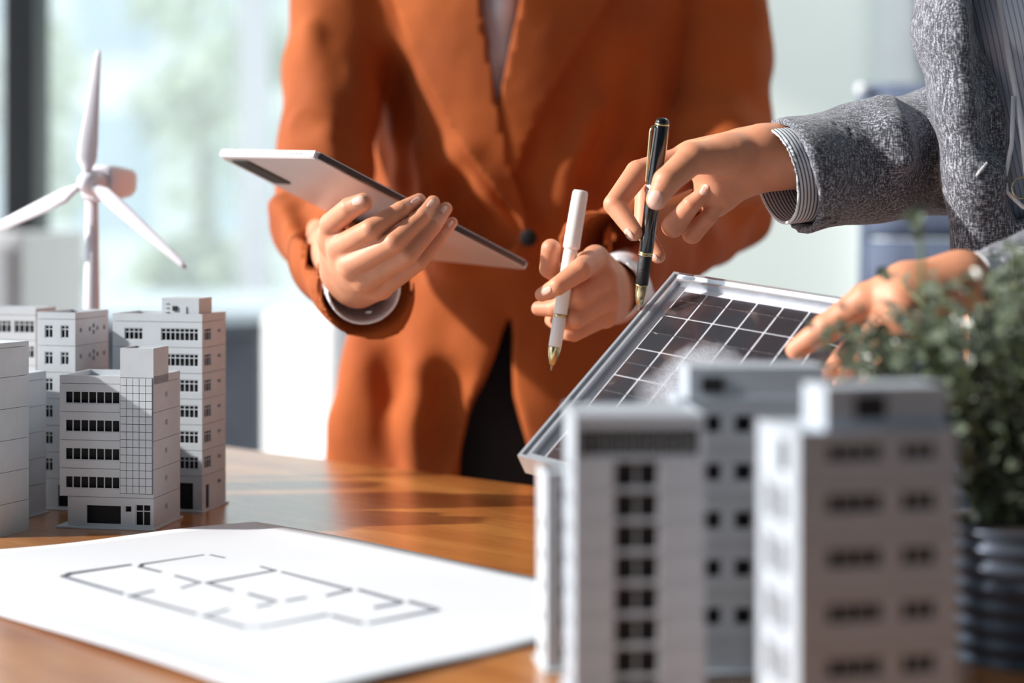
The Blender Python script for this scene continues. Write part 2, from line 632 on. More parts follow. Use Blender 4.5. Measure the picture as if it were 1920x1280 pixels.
def wood():
    m = mat('wood', srgb(176, 112, 52), 0.3, coat=1.0)
    nt = m.node_tree; b = nt.nodes['Principled BSDF']
    b.inputs['Coat Roughness'].default_value = 0.25; b.inputs['Coat IOR'].default_value = 1.8
    tc = nt.nodes.new('ShaderNodeTexCoord')
    mp = nt.nodes.new('ShaderNodeMapping'); mp.inputs['Rotation'].default_value = (0, 0, math.radians(-42)); mp.inputs['Scale'].default_value = (1.0, 9.0, 1)
    mp2 = nt.nodes.new('ShaderNodeMapping'); mp2.inputs['Rotation'].default_value = (0, 0, math.radians(-42)); mp2.inputs['Scale'].default_value = (3.0, 40.0, 1)
    # first rotate, then stretch the grain
    rot = nt.nodes.new('ShaderNodeVectorRotate'); rot.inputs['Angle'].default_value = math.radians(41)
    nt.links.new(tc.outputs['Object'], rot.inputs['Vector'])
    for q in (mp, mp2):
        q.inputs['Rotation'].default_value = (0, 0, 0)
        nt.links.new(rot.outputs['Vector'], q.inputs['Vector'])
    n = nt.nodes.new('ShaderNodeTexNoise'); n.inputs['Scale'].default_value = 3; n.inputs['Detail'].default_value = 8; n.inputs['Distortion'].default_value = 0.6
    n2 = nt.nodes.new('ShaderNodeTexNoise'); n2.inputs['Scale'].default_value = 14; n2.inputs['Detail'].default_value = 4
    nt.links.new(mp.outputs['Vector'], n.inputs['Vector']); nt.links.new(mp2.outputs['Vector'], n2.inputs['Vector'])
    r = nt.nodes.new('ShaderNodeValToRGB')
    r.color_ramp.elements[0].position = 0.3; r.color_ramp.elements[1].position = 0.72
    r.color_ramp.elements[0].color = srgb(164, 96, 40); r.color_ramp.elements[1].color = srgb(218, 152, 80)
    nt.links.new(n.outputs['Fac'], r.inputs['Fac'])
    mix = nt.nodes.new('ShaderNodeMix'); mix.data_type = 'RGBA'; mix.blend_type = 'MULTIPLY'; mix.inputs[0].default_value = 0.45
    r2 = nt.nodes.new('ShaderNodeValToRGB')
    r2.color_ramp.elements[0].position = 0.35; r2.color_ramp.elements[1].position = 0.6
    r2.color_ramp.elements[0].color = (0.55, 0.45, 0.38, 1); r2.color_ramp.elements[1].color = (1, 1, 1, 1)
    nt.links.new(n2.outputs['Fac'], r2.inputs['Fac'])
    nt.links.new(r.outputs['Color'], mix.inputs[6]); nt.links.new(r2.outputs['Color'], mix.inputs[7])
    nt.links.new(mix.outputs[2], b.inputs['Base Color'])
    bp = nt.nodes.new('ShaderNodeBump'); bp.inputs['Strength'].default_value = 0.12; bp.inputs['Distance'].default_value = 0.0015
    nt.links.new(n2.outputs['Fac'], bp.inputs['Height']); nt.links.new(bp.outputs['Normal'], b.inputs['Normal'])
    return m


wood()


def glass(name, tint, haze, gloss=0.08, hazecol=(0.9, 0.93, 0.95, 1), spots=None):
    """clear pane with a film of dust on it"""
    m = bpy.data.materials.new(name); m.use_nodes = True
    nt = m.node_tree
    nt.nodes.remove(nt.nodes['Principled BSDF'])
    out = nt.nodes['Material Output']
    tr = nt.nodes.new('ShaderNodeBsdfTransparent'); tr.inputs[0].default_value = tint
    gl = nt.nodes.new('ShaderNodeBsdfGlossy'); gl.inputs['Roughness'].default_value = 0.06
    df = nt.nodes.new('ShaderNodeBsdfDiffuse'); df.inputs[0].default_value = hazecol
    tl = nt.nodes.new('ShaderNodeBsdfTranslucent'); tl.inputs[0].default_value = hazecol
    fz = nt.nodes.new('ShaderNodeFresnel'); fz.inputs[0].default_value = 1.45
    m1 = nt.nodes.new('ShaderNodeMixShader'); m2 = nt.nodes.new('ShaderNodeMixShader'); m3 = nt.nodes.new('ShaderNodeMixShader')
    nt.links.new(df.outputs[0], m3.inputs[1]); nt.links.new(tl.outputs[0], m3.inputs[2]); m3.inputs[0].default_value = 0.5
    nt.links.new(tr.outputs[0], m1.inputs[1]); nt.links.new(m3.outputs[0], m1.inputs[2]); m1.inputs[0].default_value = haze
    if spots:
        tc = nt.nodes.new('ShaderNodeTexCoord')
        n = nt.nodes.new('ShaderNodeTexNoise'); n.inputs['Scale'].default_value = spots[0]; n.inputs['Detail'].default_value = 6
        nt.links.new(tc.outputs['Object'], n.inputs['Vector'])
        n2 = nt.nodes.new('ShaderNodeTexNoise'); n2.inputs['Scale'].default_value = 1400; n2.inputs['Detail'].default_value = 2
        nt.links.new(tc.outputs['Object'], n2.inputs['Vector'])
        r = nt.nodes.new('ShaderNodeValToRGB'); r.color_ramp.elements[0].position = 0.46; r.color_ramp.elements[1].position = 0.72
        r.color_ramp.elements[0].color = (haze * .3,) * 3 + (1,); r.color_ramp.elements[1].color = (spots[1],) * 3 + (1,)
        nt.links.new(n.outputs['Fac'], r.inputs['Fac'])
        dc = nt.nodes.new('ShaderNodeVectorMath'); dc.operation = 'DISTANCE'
        dc.inputs[1].default_value = P(1320, 700, 1.13) - P(1265, 513, 1.262)  # centre of the sky reflection glow painted into the dust
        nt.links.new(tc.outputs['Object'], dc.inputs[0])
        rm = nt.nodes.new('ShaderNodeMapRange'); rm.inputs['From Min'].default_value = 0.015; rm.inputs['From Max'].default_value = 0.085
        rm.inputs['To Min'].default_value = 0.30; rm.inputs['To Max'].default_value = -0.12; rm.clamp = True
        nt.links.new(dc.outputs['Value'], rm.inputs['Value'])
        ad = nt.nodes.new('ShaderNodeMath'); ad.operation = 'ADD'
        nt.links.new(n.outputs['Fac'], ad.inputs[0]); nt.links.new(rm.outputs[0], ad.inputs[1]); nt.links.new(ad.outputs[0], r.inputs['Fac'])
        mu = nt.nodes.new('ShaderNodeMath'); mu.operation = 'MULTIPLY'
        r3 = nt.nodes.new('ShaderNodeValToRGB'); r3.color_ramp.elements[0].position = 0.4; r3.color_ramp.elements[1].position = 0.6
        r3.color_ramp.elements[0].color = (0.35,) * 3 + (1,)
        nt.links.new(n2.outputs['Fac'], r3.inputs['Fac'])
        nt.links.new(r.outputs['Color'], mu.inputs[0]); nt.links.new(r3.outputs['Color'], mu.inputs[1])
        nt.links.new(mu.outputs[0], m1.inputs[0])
    if gloss is None:
        ge = nt.nodes.new('ShaderNodeNewGeometry')
        iv = nt.nodes.new('ShaderNodeMath'); iv.operation = 'SUBTRACT'; iv.inputs[0].default_value = 1.0
        nt.links.new(ge.outputs['Backfacing'], iv.inputs[1])
        mm = nt.nodes.new('ShaderNodeMath'); mm.operation = 'MULTIPLY'
        nt.links.new(fz.outputs[0], mm.inputs[0]); nt.links.new(iv.outputs[0], mm.inputs[1])
        nt.links.new(mm.outputs[0], m2.inputs[0])
    else:
        m2.inputs[0].default_value = gloss
    nt.links.new(m1.outputs[0], m2.inputs[1]); nt.links.new(gl.outputs[0], m2.inputs[2])
    nt.links.new(m2.outputs[0], out.inputs[0])
    MATS[name] = m
    return m


glass('window_glass', (0.95, 0.97, 0.97, 1), 0.22, 0.03)  # film paints in the washed-out haze of the daylight outside
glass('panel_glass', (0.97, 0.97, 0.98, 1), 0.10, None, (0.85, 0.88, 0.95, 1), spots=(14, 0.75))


def cellmat():
    m = mat('solar_cell', srgb(34, 24, 30), 0.35)
    nt = m.node_tree; b = nt.nodes['Principled BSDF']
    tc = nt.nodes.new('ShaderNodeTexCoord')
    n = nt.nodes.new('ShaderNodeTexNoise'); n.inputs['Scale'].default_value = 16; n.inputs['Detail'].default_value = 2
    nt.links.new(tc.outputs['Object'], n.inputs['Vector'])
    r = nt.nodes.new('ShaderNodeValToRGB')
    r.color_ramp.elements[0].position = 0.42; r.color_ramp.elements[1].position = 0.58
    r.color_ramp.elements[0].color = srgb(14, 16, 26); r.color_ramp.elements[1].color = srgb(58, 36, 34)
    nt.links.new(n.outputs['Fac'], r.inputs['Fac']); nt.links.new(r.outputs['Color'], b.inputs['Base Color'])
    return m


cellmat()
M = MATS

# ------------------------------------------------------------------ the room
def struct_box(name, x0, x1, y0, y1, z0, z1, m):
    bm = bmesh.new(); box(bm, x0, x1, y0, y1, z0, z1)
    o = obj(name, bm, m); o['kind'] = 'structure'
    return o


struct_box('floor', -3.2, 2.6, -1.0, 7.0, -0.1, 0.0, M['floor_vinyl'])
wall_x = 0.25
struct_box('wall_back', 0.42, 2.6, 4.6, 4.7, 0.0, 3.5, M['bright_paint'])
struct_box('wall_side', 0.30, 0.42, 4.6, 7.0, 0.0, 3.5, M['wall_paint'])
struct_box('wall_right', 2.6, 2.7, -1.0, 4.7, 0.0, 3.5, M['wall_paint'])
struct_box('wall_front', -3.2, 2.7, -1.1, -1.0, 0.0, 3.5, M['rear_wall'])
struct_box('ceiling', -3.2, 2.7, -1.0, 7.1, 3.5, 3.6, M['ceiling_grey'])
# pale upright panel and dark blind on the right wall
struct_box('trim_1', 0.99, 1.075, 4.52, 4.6, 0.0, 3.5, M['white_metal'])
bl = empty('window_blind', (1.14, 4.5, 1.38)); tag(bl, 'dark slatted blind hanging on the pale wall above the blue chair', 'blind')
for k in range(11):
    bm = bmesh.new(); box(bm, -0.062 + 0.0, 0.5, -0.004, 0.004, 0.02 + k * 0.13, 0.135 + k * 0.13)
    obj('slat', bm, M['window_metal'], bl)
# window wall at the back left
def window(name, x0, x1, y, z0, z1, fw, mfr):
    e = empty(name, ((x0 + x1) / 2, y, z0)); e['kind'] = 'structure'
    cx = (x0 + x1) / 2
    for (a, b, c, d, nm) in ((x0, x0 + fw, z0, z1, 'window_frame'), (x1 - fw, x1, z0, z1, 'window_frame'), (x0 + fw, x1 - fw, z0, z0 + fw, 'window_frame'), (x0 + fw, x1 - fw, z1 - fw, z1, 'window_frame')):
        bm = bmesh.new(); box(bm, a - cx, b - cx, -0.04, 0.04, c - z0, d - z0); obj(nm, bm, mfr, e)
    bm = bmesh.new(); box(bm, x0 + fw - cx, x1 - fw - cx, -0.004, 0.004, fw, z1 - z0 - fw); obj('pane', bm, M['window_glass'], e)
    return e


window('window_1', -1.92, -1.0, 6.6, 0.0, 3.5, 0.05, M['white_metal'])
window('window_2', -1.0, 0.30, 6.6, 0.0, 3.5, 0.065, M['white_metal'])
window('window_3', -3.1, -1.92, 6.6, 0.0, 3.5, 0.05, M['white_metal'])
# dark post near the camera on the left, standing on the floor
bm = bmesh.new(); box(bm, -0.985, -0.925, 3.30, 3.42, 0.0, 3.5)
bevel_all(bm, 0.004, 1)
pst = obj('trim_2', bm, M['window_metal']); pst['kind'] = 'structure'
# light cabinet at the far left
cb = empty('storage_cabinet', (-0.885, 2.72, 0)); tag(cb, 'light grey cabinet at the left edge below the dark window post', 'cabinet')
bm = bmesh.new(); box(bm, -0.35, 0.105, 0, 0.4, 0.06, 0.965); bevel_all(bm, 0.008); obj('carcass', bm, M['pale_plastic'], cb, False)
bm = bmesh.new(); box(bm, -0.33, 0.085, -0.018, -0.001, 0.08, 0.945); bevel_all(bm, 0.004); obj('door', bm, M['pale_plastic'], cb)
bm = bmesh.new(); box(bm, -0.33, 0.085, 0.03, 0.37, 0, 0.06); obj('plinth', bm, M['desk_grey'], cb)

# oval meeting table behind
mt = empty('oval_table', (-1.05, 5.1, 0)); tag(mt, 'oval table with pale blue glossy top standing behind by the windows', 'table')
def superellipse(a, b, n=64, e=2.6):
    out = []
    for k in range(n):
        t = 2 * math.pi * k / n
        out.append((math.copysign(abs(math.cos(t)) ** (2 / e), math.cos(t)) * a, math.copysign(abs(math.sin(t)) ** (2 / e), math.sin(t)) * b))
    return out
def disc_slab(bm, pts, z0, z1):
    lo = [bm.verts.new((x, y, z0)) for x, y in pts]; hi = [bm.verts.new((x, y, z1)) for x, y in pts]
    bm.faces.new(lo[::-1]); bm.faces.new(hi)
    for k in range(len(pts)):
        bm.faces.new((lo[k], lo[(k + 1) % len(pts)], hi[(k + 1) % len(pts)], hi[k]))
bm = bmesh.new(); disc_slab(bm, superellipse(0.50, 0.75), 0.722, 0.75); obj('tabletop', bm, M['desk_blue'], mt)
bm = bmesh.new(); disc_slab(bm, superellipse(0.48, 0.73), 0.69, 0.722); obj('edge_band', bm, M['desk_grey'], mt)
bm = bmesh.new(); box(bm, -0.1, 0.38, -0.55, 0.45, 0.0, 0.69); bevel_all(bm, 0.01); obj('pedestal', bm, M['desk_grey'], mt)
# white upholstered chair
wc = empty('white_armchair', (-0.535, 3.62, 0), math.radians(-38)); tag(wc, 'sunlit white armchair behind the rust blazer at the table edge', 'armchair')
for nm, b_ in (('seat', (0.08, 0.42, 0.12, 0.52, 0.22, 0.46)), ('backrest', (0.0, 0.50, 0.0, 0.11, 0.12, 0.795)), ('armrest', (0.0, 0.08, 0.11, 0.55, 0.12, 0.70)), ('armrest', (0.42, 0.50, 0.11, 0.55, 0.12, 0.70))):
    bm = bmesh.new(); box(bm, *b_); bevel_all(bm, 0.03, 4); obj(nm, bm, M['sofa_white'], wc, True)
for x in (0.05, 0.45):
    for y in (0.05, 0.48):
        bm = bmesh.new(); tube(bm, [(x, y, 0), (x, y, 0.2)], 0.014); obj('leg', bm, M['window_metal'], wc)
bm = bmesh.new(); tube(bm, [(-0.296, 3.1, 0), (-0.2945, 3.1, 0.79)], 0.0035, 10); 
fl = obj('metal_stanchion', bm, M['window_metal']); tag(fl, 'thin dark upright post just left of the blazer hem', 'post')

# office chair on the right
oc = empty('office_chair', (0.86, 2.35, 0)); tag(oc, 'blue grey ribbed office chair with chrome frame behind the grey sleeve', 'chair')
def oc_pt(u, v):      # u 0..1 across, v 0..1 upward
    x = -0.385 + 0.045 * min(1, v * 1.1) + u * 0.50
    y = 0.02 - 0.05 * math.sin(v * math.pi) + 0.10 * v + 0.04 * (2 * u - 1) ** 2
    return Vector((x, y, 0.50 + v * 0.685))
NR = 9
for r in range(NR):
    bm = bmesh.new()
    g = []
    for i in range(13):
        row = []
        for j in range(5):
            v = (r + 0.02 + 0.96 * j / 4) / NR
            p = oc_pt(i / 12, v)
            bulge = 0.012 * math.sin(math.pi * j / 4)
            row.append((bm.verts.new(p + Vector((0, -bulge, 0))), bm.verts.new(p + Vector((0, 0.012, 0)))))
        g.append(row)
    for i in range(12):
        for j in range(4):
            bm.faces.new((g[i][j][0], g[i + 1][j][0], g[i + 1][j + 1][0], g[i][j + 1][0]))
            bm.faces.new((g[i][j][1], g[i][j + 1][1], g[i + 1][j + 1][1], g[i + 1][j][1]))
    for i in range(12):
        bm.faces.new((g[i][0][0], g[i][0][1], g[i + 1][0][1], g[i + 1][0][0])); bm.faces.new((g[i][4][0], g[i + 1][4][0], g[i + 1][4][1], g[i][4][1]))
    for j in range(4):
        bm.faces.new((g[0][j][0], g[0][j + 1][0], g[0][j + 1][1], g[0][j][1])); bm.faces.new((g[12][j][0], g[12][j][1], g[12][j + 1][1], g[12][j + 1][0]))
    obj('back_rib', bm, M['chair_blue'], oc, True)
bm = bmesh.new(); box(bm, -0.38, 0.10, -0.42, 0.02, 0.42, 0.49); bevel_all(bm, 0.02, 3); obj('seat', bm, M['chair_blue'], oc, True)
for u in (0, 1):
    bm = bmesh.new(); tube(bm, [oc_pt(u, v / 10) + Vector((0, 0.02, 0)) for v in range(11)], 0.009); rr = obj('frame_rail', bm, M['chair_blue'], oc, True)
    bm = bmesh.new(); bmesh.ops.create_uvsphere(bm, u_segments=20, v_segments=12, radius=0.0095, matrix=Matrix.Translation(oc_pt(u, 0.985) + Vector((-0.008 if u == 0 else 0.008, -0.012, 0))))
    obj('frame_knob', bm, M['chrome_cap'], rr, True)
bm = bmesh.new(); tube(bm, [(-0.14, -0.2, 0.06), (-0.14, -0.2, 0.42)], 0.03, 16); obj('gas_column', bm, M['steel'], oc, True)
for k in range(5):
    a = k * 2 * math.pi / 5
    c = Vector((-0.14, -0.2, 0.07))
    bm = bmesh.new(); tube(bm, [c, c + Vector((math.cos(a) * 0.28, math.sin(a) * 0.28, -0.015))], 0.016, 8)
    lg = obj('leg', bm, M['steel'], oc, True)
    bm = bmesh.new(); bmesh.ops.create_uvsphere(bm, u_segments=12, v_segments=8, radius=0.026, matrix=Matrix.Translation(c + Vector((math.cos(a) * 0.28, math.sin(a) * 0.28, -0.044))))
    obj('castor', bm, M['window_metal'], lg, True)

# outdoors beyond the glass
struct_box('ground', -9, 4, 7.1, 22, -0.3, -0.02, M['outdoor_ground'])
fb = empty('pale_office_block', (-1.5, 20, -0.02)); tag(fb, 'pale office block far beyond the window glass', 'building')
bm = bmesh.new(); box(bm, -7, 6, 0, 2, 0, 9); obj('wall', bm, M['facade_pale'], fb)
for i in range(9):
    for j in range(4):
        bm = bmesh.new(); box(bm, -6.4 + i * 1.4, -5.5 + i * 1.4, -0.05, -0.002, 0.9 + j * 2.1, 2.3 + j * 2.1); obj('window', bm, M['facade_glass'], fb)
hb = []
def tree(x, y, h, r, label, seed, kind='tree'):
    rnd = random.Random(seed)
    e = empty('garden_' + kind, (x, y, -0.02)); tag(e, label, kind)
    if kind == 'tree':
        bm = bmesh.new(); tube(bm, [(0, 0, 0), (0.03, 0, h * 0.4), (-0.02, 0.02, h * 0.7)], [0.09, 0.07, 0.04], 10); obj('trunk', bm, M['bark'], e, True)
    bm = bmesh.new()
    cl = [(rnd.uniform(-r, r) * 0.7, rnd.uniform(-r, r) * 0.6, (h * (0.45 if kind == 'tree' else 0.1)) + rnd.random() * h * (0.5 if kind == 'tree' else 0.75), rnd.uniform(0.25, 0.5) * r) for _ in range(12)]
    for cx, cy, cz, cr in cl:
        for _ in range(70):
            d = Vector((rnd.gauss(0, 1), rnd.gauss(0, 1), rnd.gauss(0, 1))).normalized() * cr * rnd.uniform(0.7, 1.1)
            c = Vector((cx, cy, max(0.08, cz))) + d
            c.z = max(0.06, c.z)
            n = Vector((rnd.gauss(0, 1), rnd.gauss(0, 1), rnd.gauss(0, 1) + .6)).normalized()
            u = n.orthogonal().normalized() * rnd.uniform(0.05, 0.1); v = n.cross(u) * 0.6
            bm.faces.new([bm.verts.new(c + q) for q in (u, v, -u, -v)])
    o = obj('foliage', bm, M['tree_leaf'], e); o['kind'] = 'stuff'
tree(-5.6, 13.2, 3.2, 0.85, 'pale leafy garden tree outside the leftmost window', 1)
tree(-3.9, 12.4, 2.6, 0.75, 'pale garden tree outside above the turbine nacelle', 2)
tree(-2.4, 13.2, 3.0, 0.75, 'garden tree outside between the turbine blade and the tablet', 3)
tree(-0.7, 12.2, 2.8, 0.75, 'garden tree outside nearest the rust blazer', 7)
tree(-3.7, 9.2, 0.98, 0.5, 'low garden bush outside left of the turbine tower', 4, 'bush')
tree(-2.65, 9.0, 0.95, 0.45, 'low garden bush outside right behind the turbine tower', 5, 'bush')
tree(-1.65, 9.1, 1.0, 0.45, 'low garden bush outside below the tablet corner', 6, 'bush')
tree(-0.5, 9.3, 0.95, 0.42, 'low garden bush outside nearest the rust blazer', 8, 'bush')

# ------------------------------------------------------------------ the wooden table
tb = empty('wooden_table', (0, 1.0, 0)); tag(tb, 'glossy honey brown wooden table with a rounded edge', 'table')
e0 = Vector((-0.159, 1.64)); e1 = Vector((0.023, 1.487))
dv = (e1 - e0).normalized(); nv_ = Vector((dv.y, -dv.x))     # toward the camera
if nv_.y > 0: nv_ = -nv_
pA = e0 - dv * 0.42; pB = e1 + dv * 0.78; pC = pB + nv_ * 0.80; pD = pA + nv_ * 0.80
def round_rect(pts, r, n=6):
    out = []
    N = len(pts)
    for i in range(N):
        p = pts[i]; a = (pts[i - 1] - p).normalized(); b = (pts[(i + 1) % N] - p).normalized()
        for k in range(n + 1):
            t = k / n
            q = (p + a * r) * (1 - t) ** 2 + p * 2 * t * (1 - t) + (p + b * r) * t * t
            out.append(q)
    return out
def slab(bm, pts, z0, z1, bev):
    c = sum(pts, Vector((0, 0))) / len(pts)
    prof = [(bev, z0), (bev * 0.3, z0 + bev * 0.3), (0, z0 + bev), (0, z1 - bev), (bev * 0.3, z1 - bev * 0.3), (bev, z1)]
    rings = [[bm.verts.new((*(p + (c - p).normalized() * ins), z)) for p in pts] for ins, z in prof]
    for a, b in zip(rings, rings[1:]):
        for k in range(len(pts)):
            bm.faces.new((a[k], a[(k + 1) % len(pts)], b[(k + 1) % len(pts)], b[k]))
    bm.faces.new(rings[0]); bm.faces.new(rings[-1])
off = Vector((0, 1.0))
tp = [p - off for p in round_rect([pA, pB, pC, pD], 0.09)]
bm = bmesh.new(); slab(bm, tp, TZ - 0.034, TZ, 0.006)
obj('tabletop', bm, M['wood'], tb, False)
for c in ((pA + (pC - pA).normalized() * 0.14), (pB + (pD - pB).normalized() * 0.14), (pC + (pA - pC).normalized() * 0.14), (pD + (pB - pD).normalized() * 0.14)):
    q = c - off
    bm = bmesh.new(); box(bm, q.x - 0.03, q.x + 0.03, q.y - 0.03, q.y + 0.03, 0, TZ - 0.034); bevel_all(bm, 0.004); obj('leg', bm, M['wood'], tb)

# ------------------------------------------------------------------ floor plan sheet
pT, pR, pN, pL = Vector((-.194, 1.291)), Vector((.0987, 1.011)), Vector((-.109, .803)), Vector((-.434, 1.129))
ctr = (pT + pR + pN + pL) / 4
NX, NY = 24, 34
def sheet(s, t):           # s from T to L, t from T to R
    p = (pT * (1 - s) + pL * s) * (1 - t) + (pR * (1 - s) + pN * s) * t
    e = min(s, 1 - s, t, 1 - t)
    z = TZ + 0.0012 + 0.0025 * max(0, (0.12 - e) / 0.12) ** 2 * (0.6 + 0.4 * math.sin(9 * s + 7 * t)) + 0.0006 * math.sin(5 * s) * math.sin(6 * t)
    bow = 0.006 * math.sin(math.pi * t) * (0.5 - s)
    return Vector((p.x - ctr.x, p.y - ctr.y + bow, z - TZ))
pp = empty('floor_plan_sheet', (ctr.x, ctr.y, TZ)); tag(pp, 'large white paper with a printed house floor plan lying on the table', 'paper')
bm = bmesh.new()
top = [[bm.verts.new(sheet(i / NX, j / NY) + Vector((0, 0, 0.0003))) for j in range(NY + 1)] for i in range(NX + 1)]
bot = [[bm.verts.new(sheet(i / NX, j / NY)) for j in range(NY + 1)] for i in range(NX + 1)]
for i in range(NX):
    for j in range(NY):
        bm.faces.new((top[i][j], top[i + 1][j], top[i + 1][j + 1], top[i][j + 1]))
        bm.faces.new((bot[i][j], bot[i][j + 1], bot[i + 1][j + 1], bot[i + 1][j]))
for i in range(NX):
    for j in (0, NY): bm.faces.new((top[i][j], top[i + 1][j], bot[i + 1][j], bot[i][j]))
for j in range(NY):
    for i in (0, NX): bm.faces.new((top[i][j], top[i][j + 1], bot[i][j + 1], bot[i][j]))
obj('sheet', bm, M['paper'], pp, True)
def plan_line(pts, w, m, nm='printed_wall_line'):
    bm = bmesh.new()
    Wp = [T(*p) for p in pts]
    Wp = [Vector((p.x - ctr.x, p.y - ctr.y)) for p in Wp]
    for a, b in zip(Wp, Wp[1:]):
        d = (b - a).normalized(); n = Vector((-d.y, d.x)) * w / 2
        a2 = a - d * w / 2; b2 = b + d * w / 2
        v = [bm.verts.new((q.x, q.y, zz)) for zz in (0.0010, 0.00225) for q in (a2 + n, a2 - n, b2 - n, b2 + n)]
        bm.faces.new(v[4:8]); bm.faces.new(v[3::-1])
        for k in range(4): bm.faces.new((v[k], v[(k + 1) % 4], v[4 + (k + 1) % 4], v[4 + k]))
    obj(nm, bm, m, pp)
WL = 0.0022
for pts in ([(243, 1064), (130, 1080), (117, 1085), (227, 1117)], [(380, 1046), (266, 1063), (262, 1068), (299, 1077)],
            [(396, 1046), (420, 1051)], [(490, 1068), (515, 1075), (388, 1098)], [(330, 1085), (373, 1097)], [(391, 1099), (433, 1111)],
            [(530, 1078), (655, 1110)], [(468, 1119), (514, 1132)], [(675, 1111), (750, 1132)], [(770, 1133), (817, 1146)],
            [(243, 1122), (365, 1156)], [(383, 1160), (455, 1181)], [(625, 1160), (675, 1173)]):
    plan_line(pts, WL, M['ink'])
for pts in ([(373, 1097), (338, 1107)], [(243, 1122), (285, 1112)], [(455, 1181), (490, 1181), (610, 1157)], [(383, 1160), (425, 1148)],
            [(535, 1131), (570, 1125)], [(610, 1121), (655, 1110)], [(480, 1142), (505, 1137)], [(700, 1143), (745, 1135)], [(690, 1173), (817, 1147)]):
    plan_line(pts, WL * 0.9, M['ink_faint'])

# ------------------------------------------------------------------ scale model buildings
def wall_panel(bm, org, ux, inn, width, h, holes, t):
    """a wall standing on z with rectangular openings; inn points to the inside"""
    org = Vector(org); ux = Vector(ux); inn = Vector(inn)
    us = sorted(set([0.0, width] + [q for ho in holes for q in ho[:2]]))
    zs = sorted(set([0.0, h] + [q for ho in holes for q in ho[2:4]]))
    def pt(u, z, dd): return org + ux * u + Vector((0, 0, z)) + inn * dd
    for a, b in zip(us, us[1:]):
        for c, d in zip(zs, zs[1:]):
            um, zm = (a + b) / 2, (c + d) / 2
            if any(ho[0] < um < ho[1] and ho[2] < zm < ho[3] for ho in holes): continue
            for dd in (0, t):
                bm.faces.new([bm.verts.new(pt(*q, dd)) for q in ((a, c), (b, c), (b, d), (a, d))])
    for u0, u1, z0, z1 in [(0, width, 0, h)] + [ho[:4] for ho in holes]:
        for (a, c), (b, d) in (((u0, z0), (u1, z0)), ((u1, z0), (u1, z1)), ((u1, z1), (u0, z1)), ((u0, z1), (u0, z0))):
            bm.faces.new([bm.verts.new(q) for q in (pt(a, c, 0), pt(b, d, 0), pt(b, d, t), pt(a, c, t))])


FRAMES = {}


def frame_mesh(w, h, nv, nh, bar, t):
    key = (round(w, 5), round(h, 5), nv, nh, bar, t)
    if key in FRAMES: return FRAMES[key]
    bm = bmesh.new()
    b = bar
    box(bm, 0, b, 0, t, 0, h); box(bm, w - b, w, 0, t, 0, h)
    box(bm, b, w - b, 0, t, 0, b); box(bm, b, w - b, 0, t, h - b, h)
    for k in range(1, nv):
        x = w * k / nv
        box(bm, x - b * .5, x + b * .5, t * .15, t * .85, b, h - b)
    if nh:
        z = h * nh
        box(bm, b, w - b, t * .1, t * .8, z - b * .5, z + b * .5)
    me = bpy.data.meshes.new('window')
    bmesh.ops.recalc_face_normals(bm, faces=bm.faces[:])
    bm.to_mesh(me); bm.free(); me.materials.append(MATS['grey_plastic'])
    FRAMES[key] = me
    return me


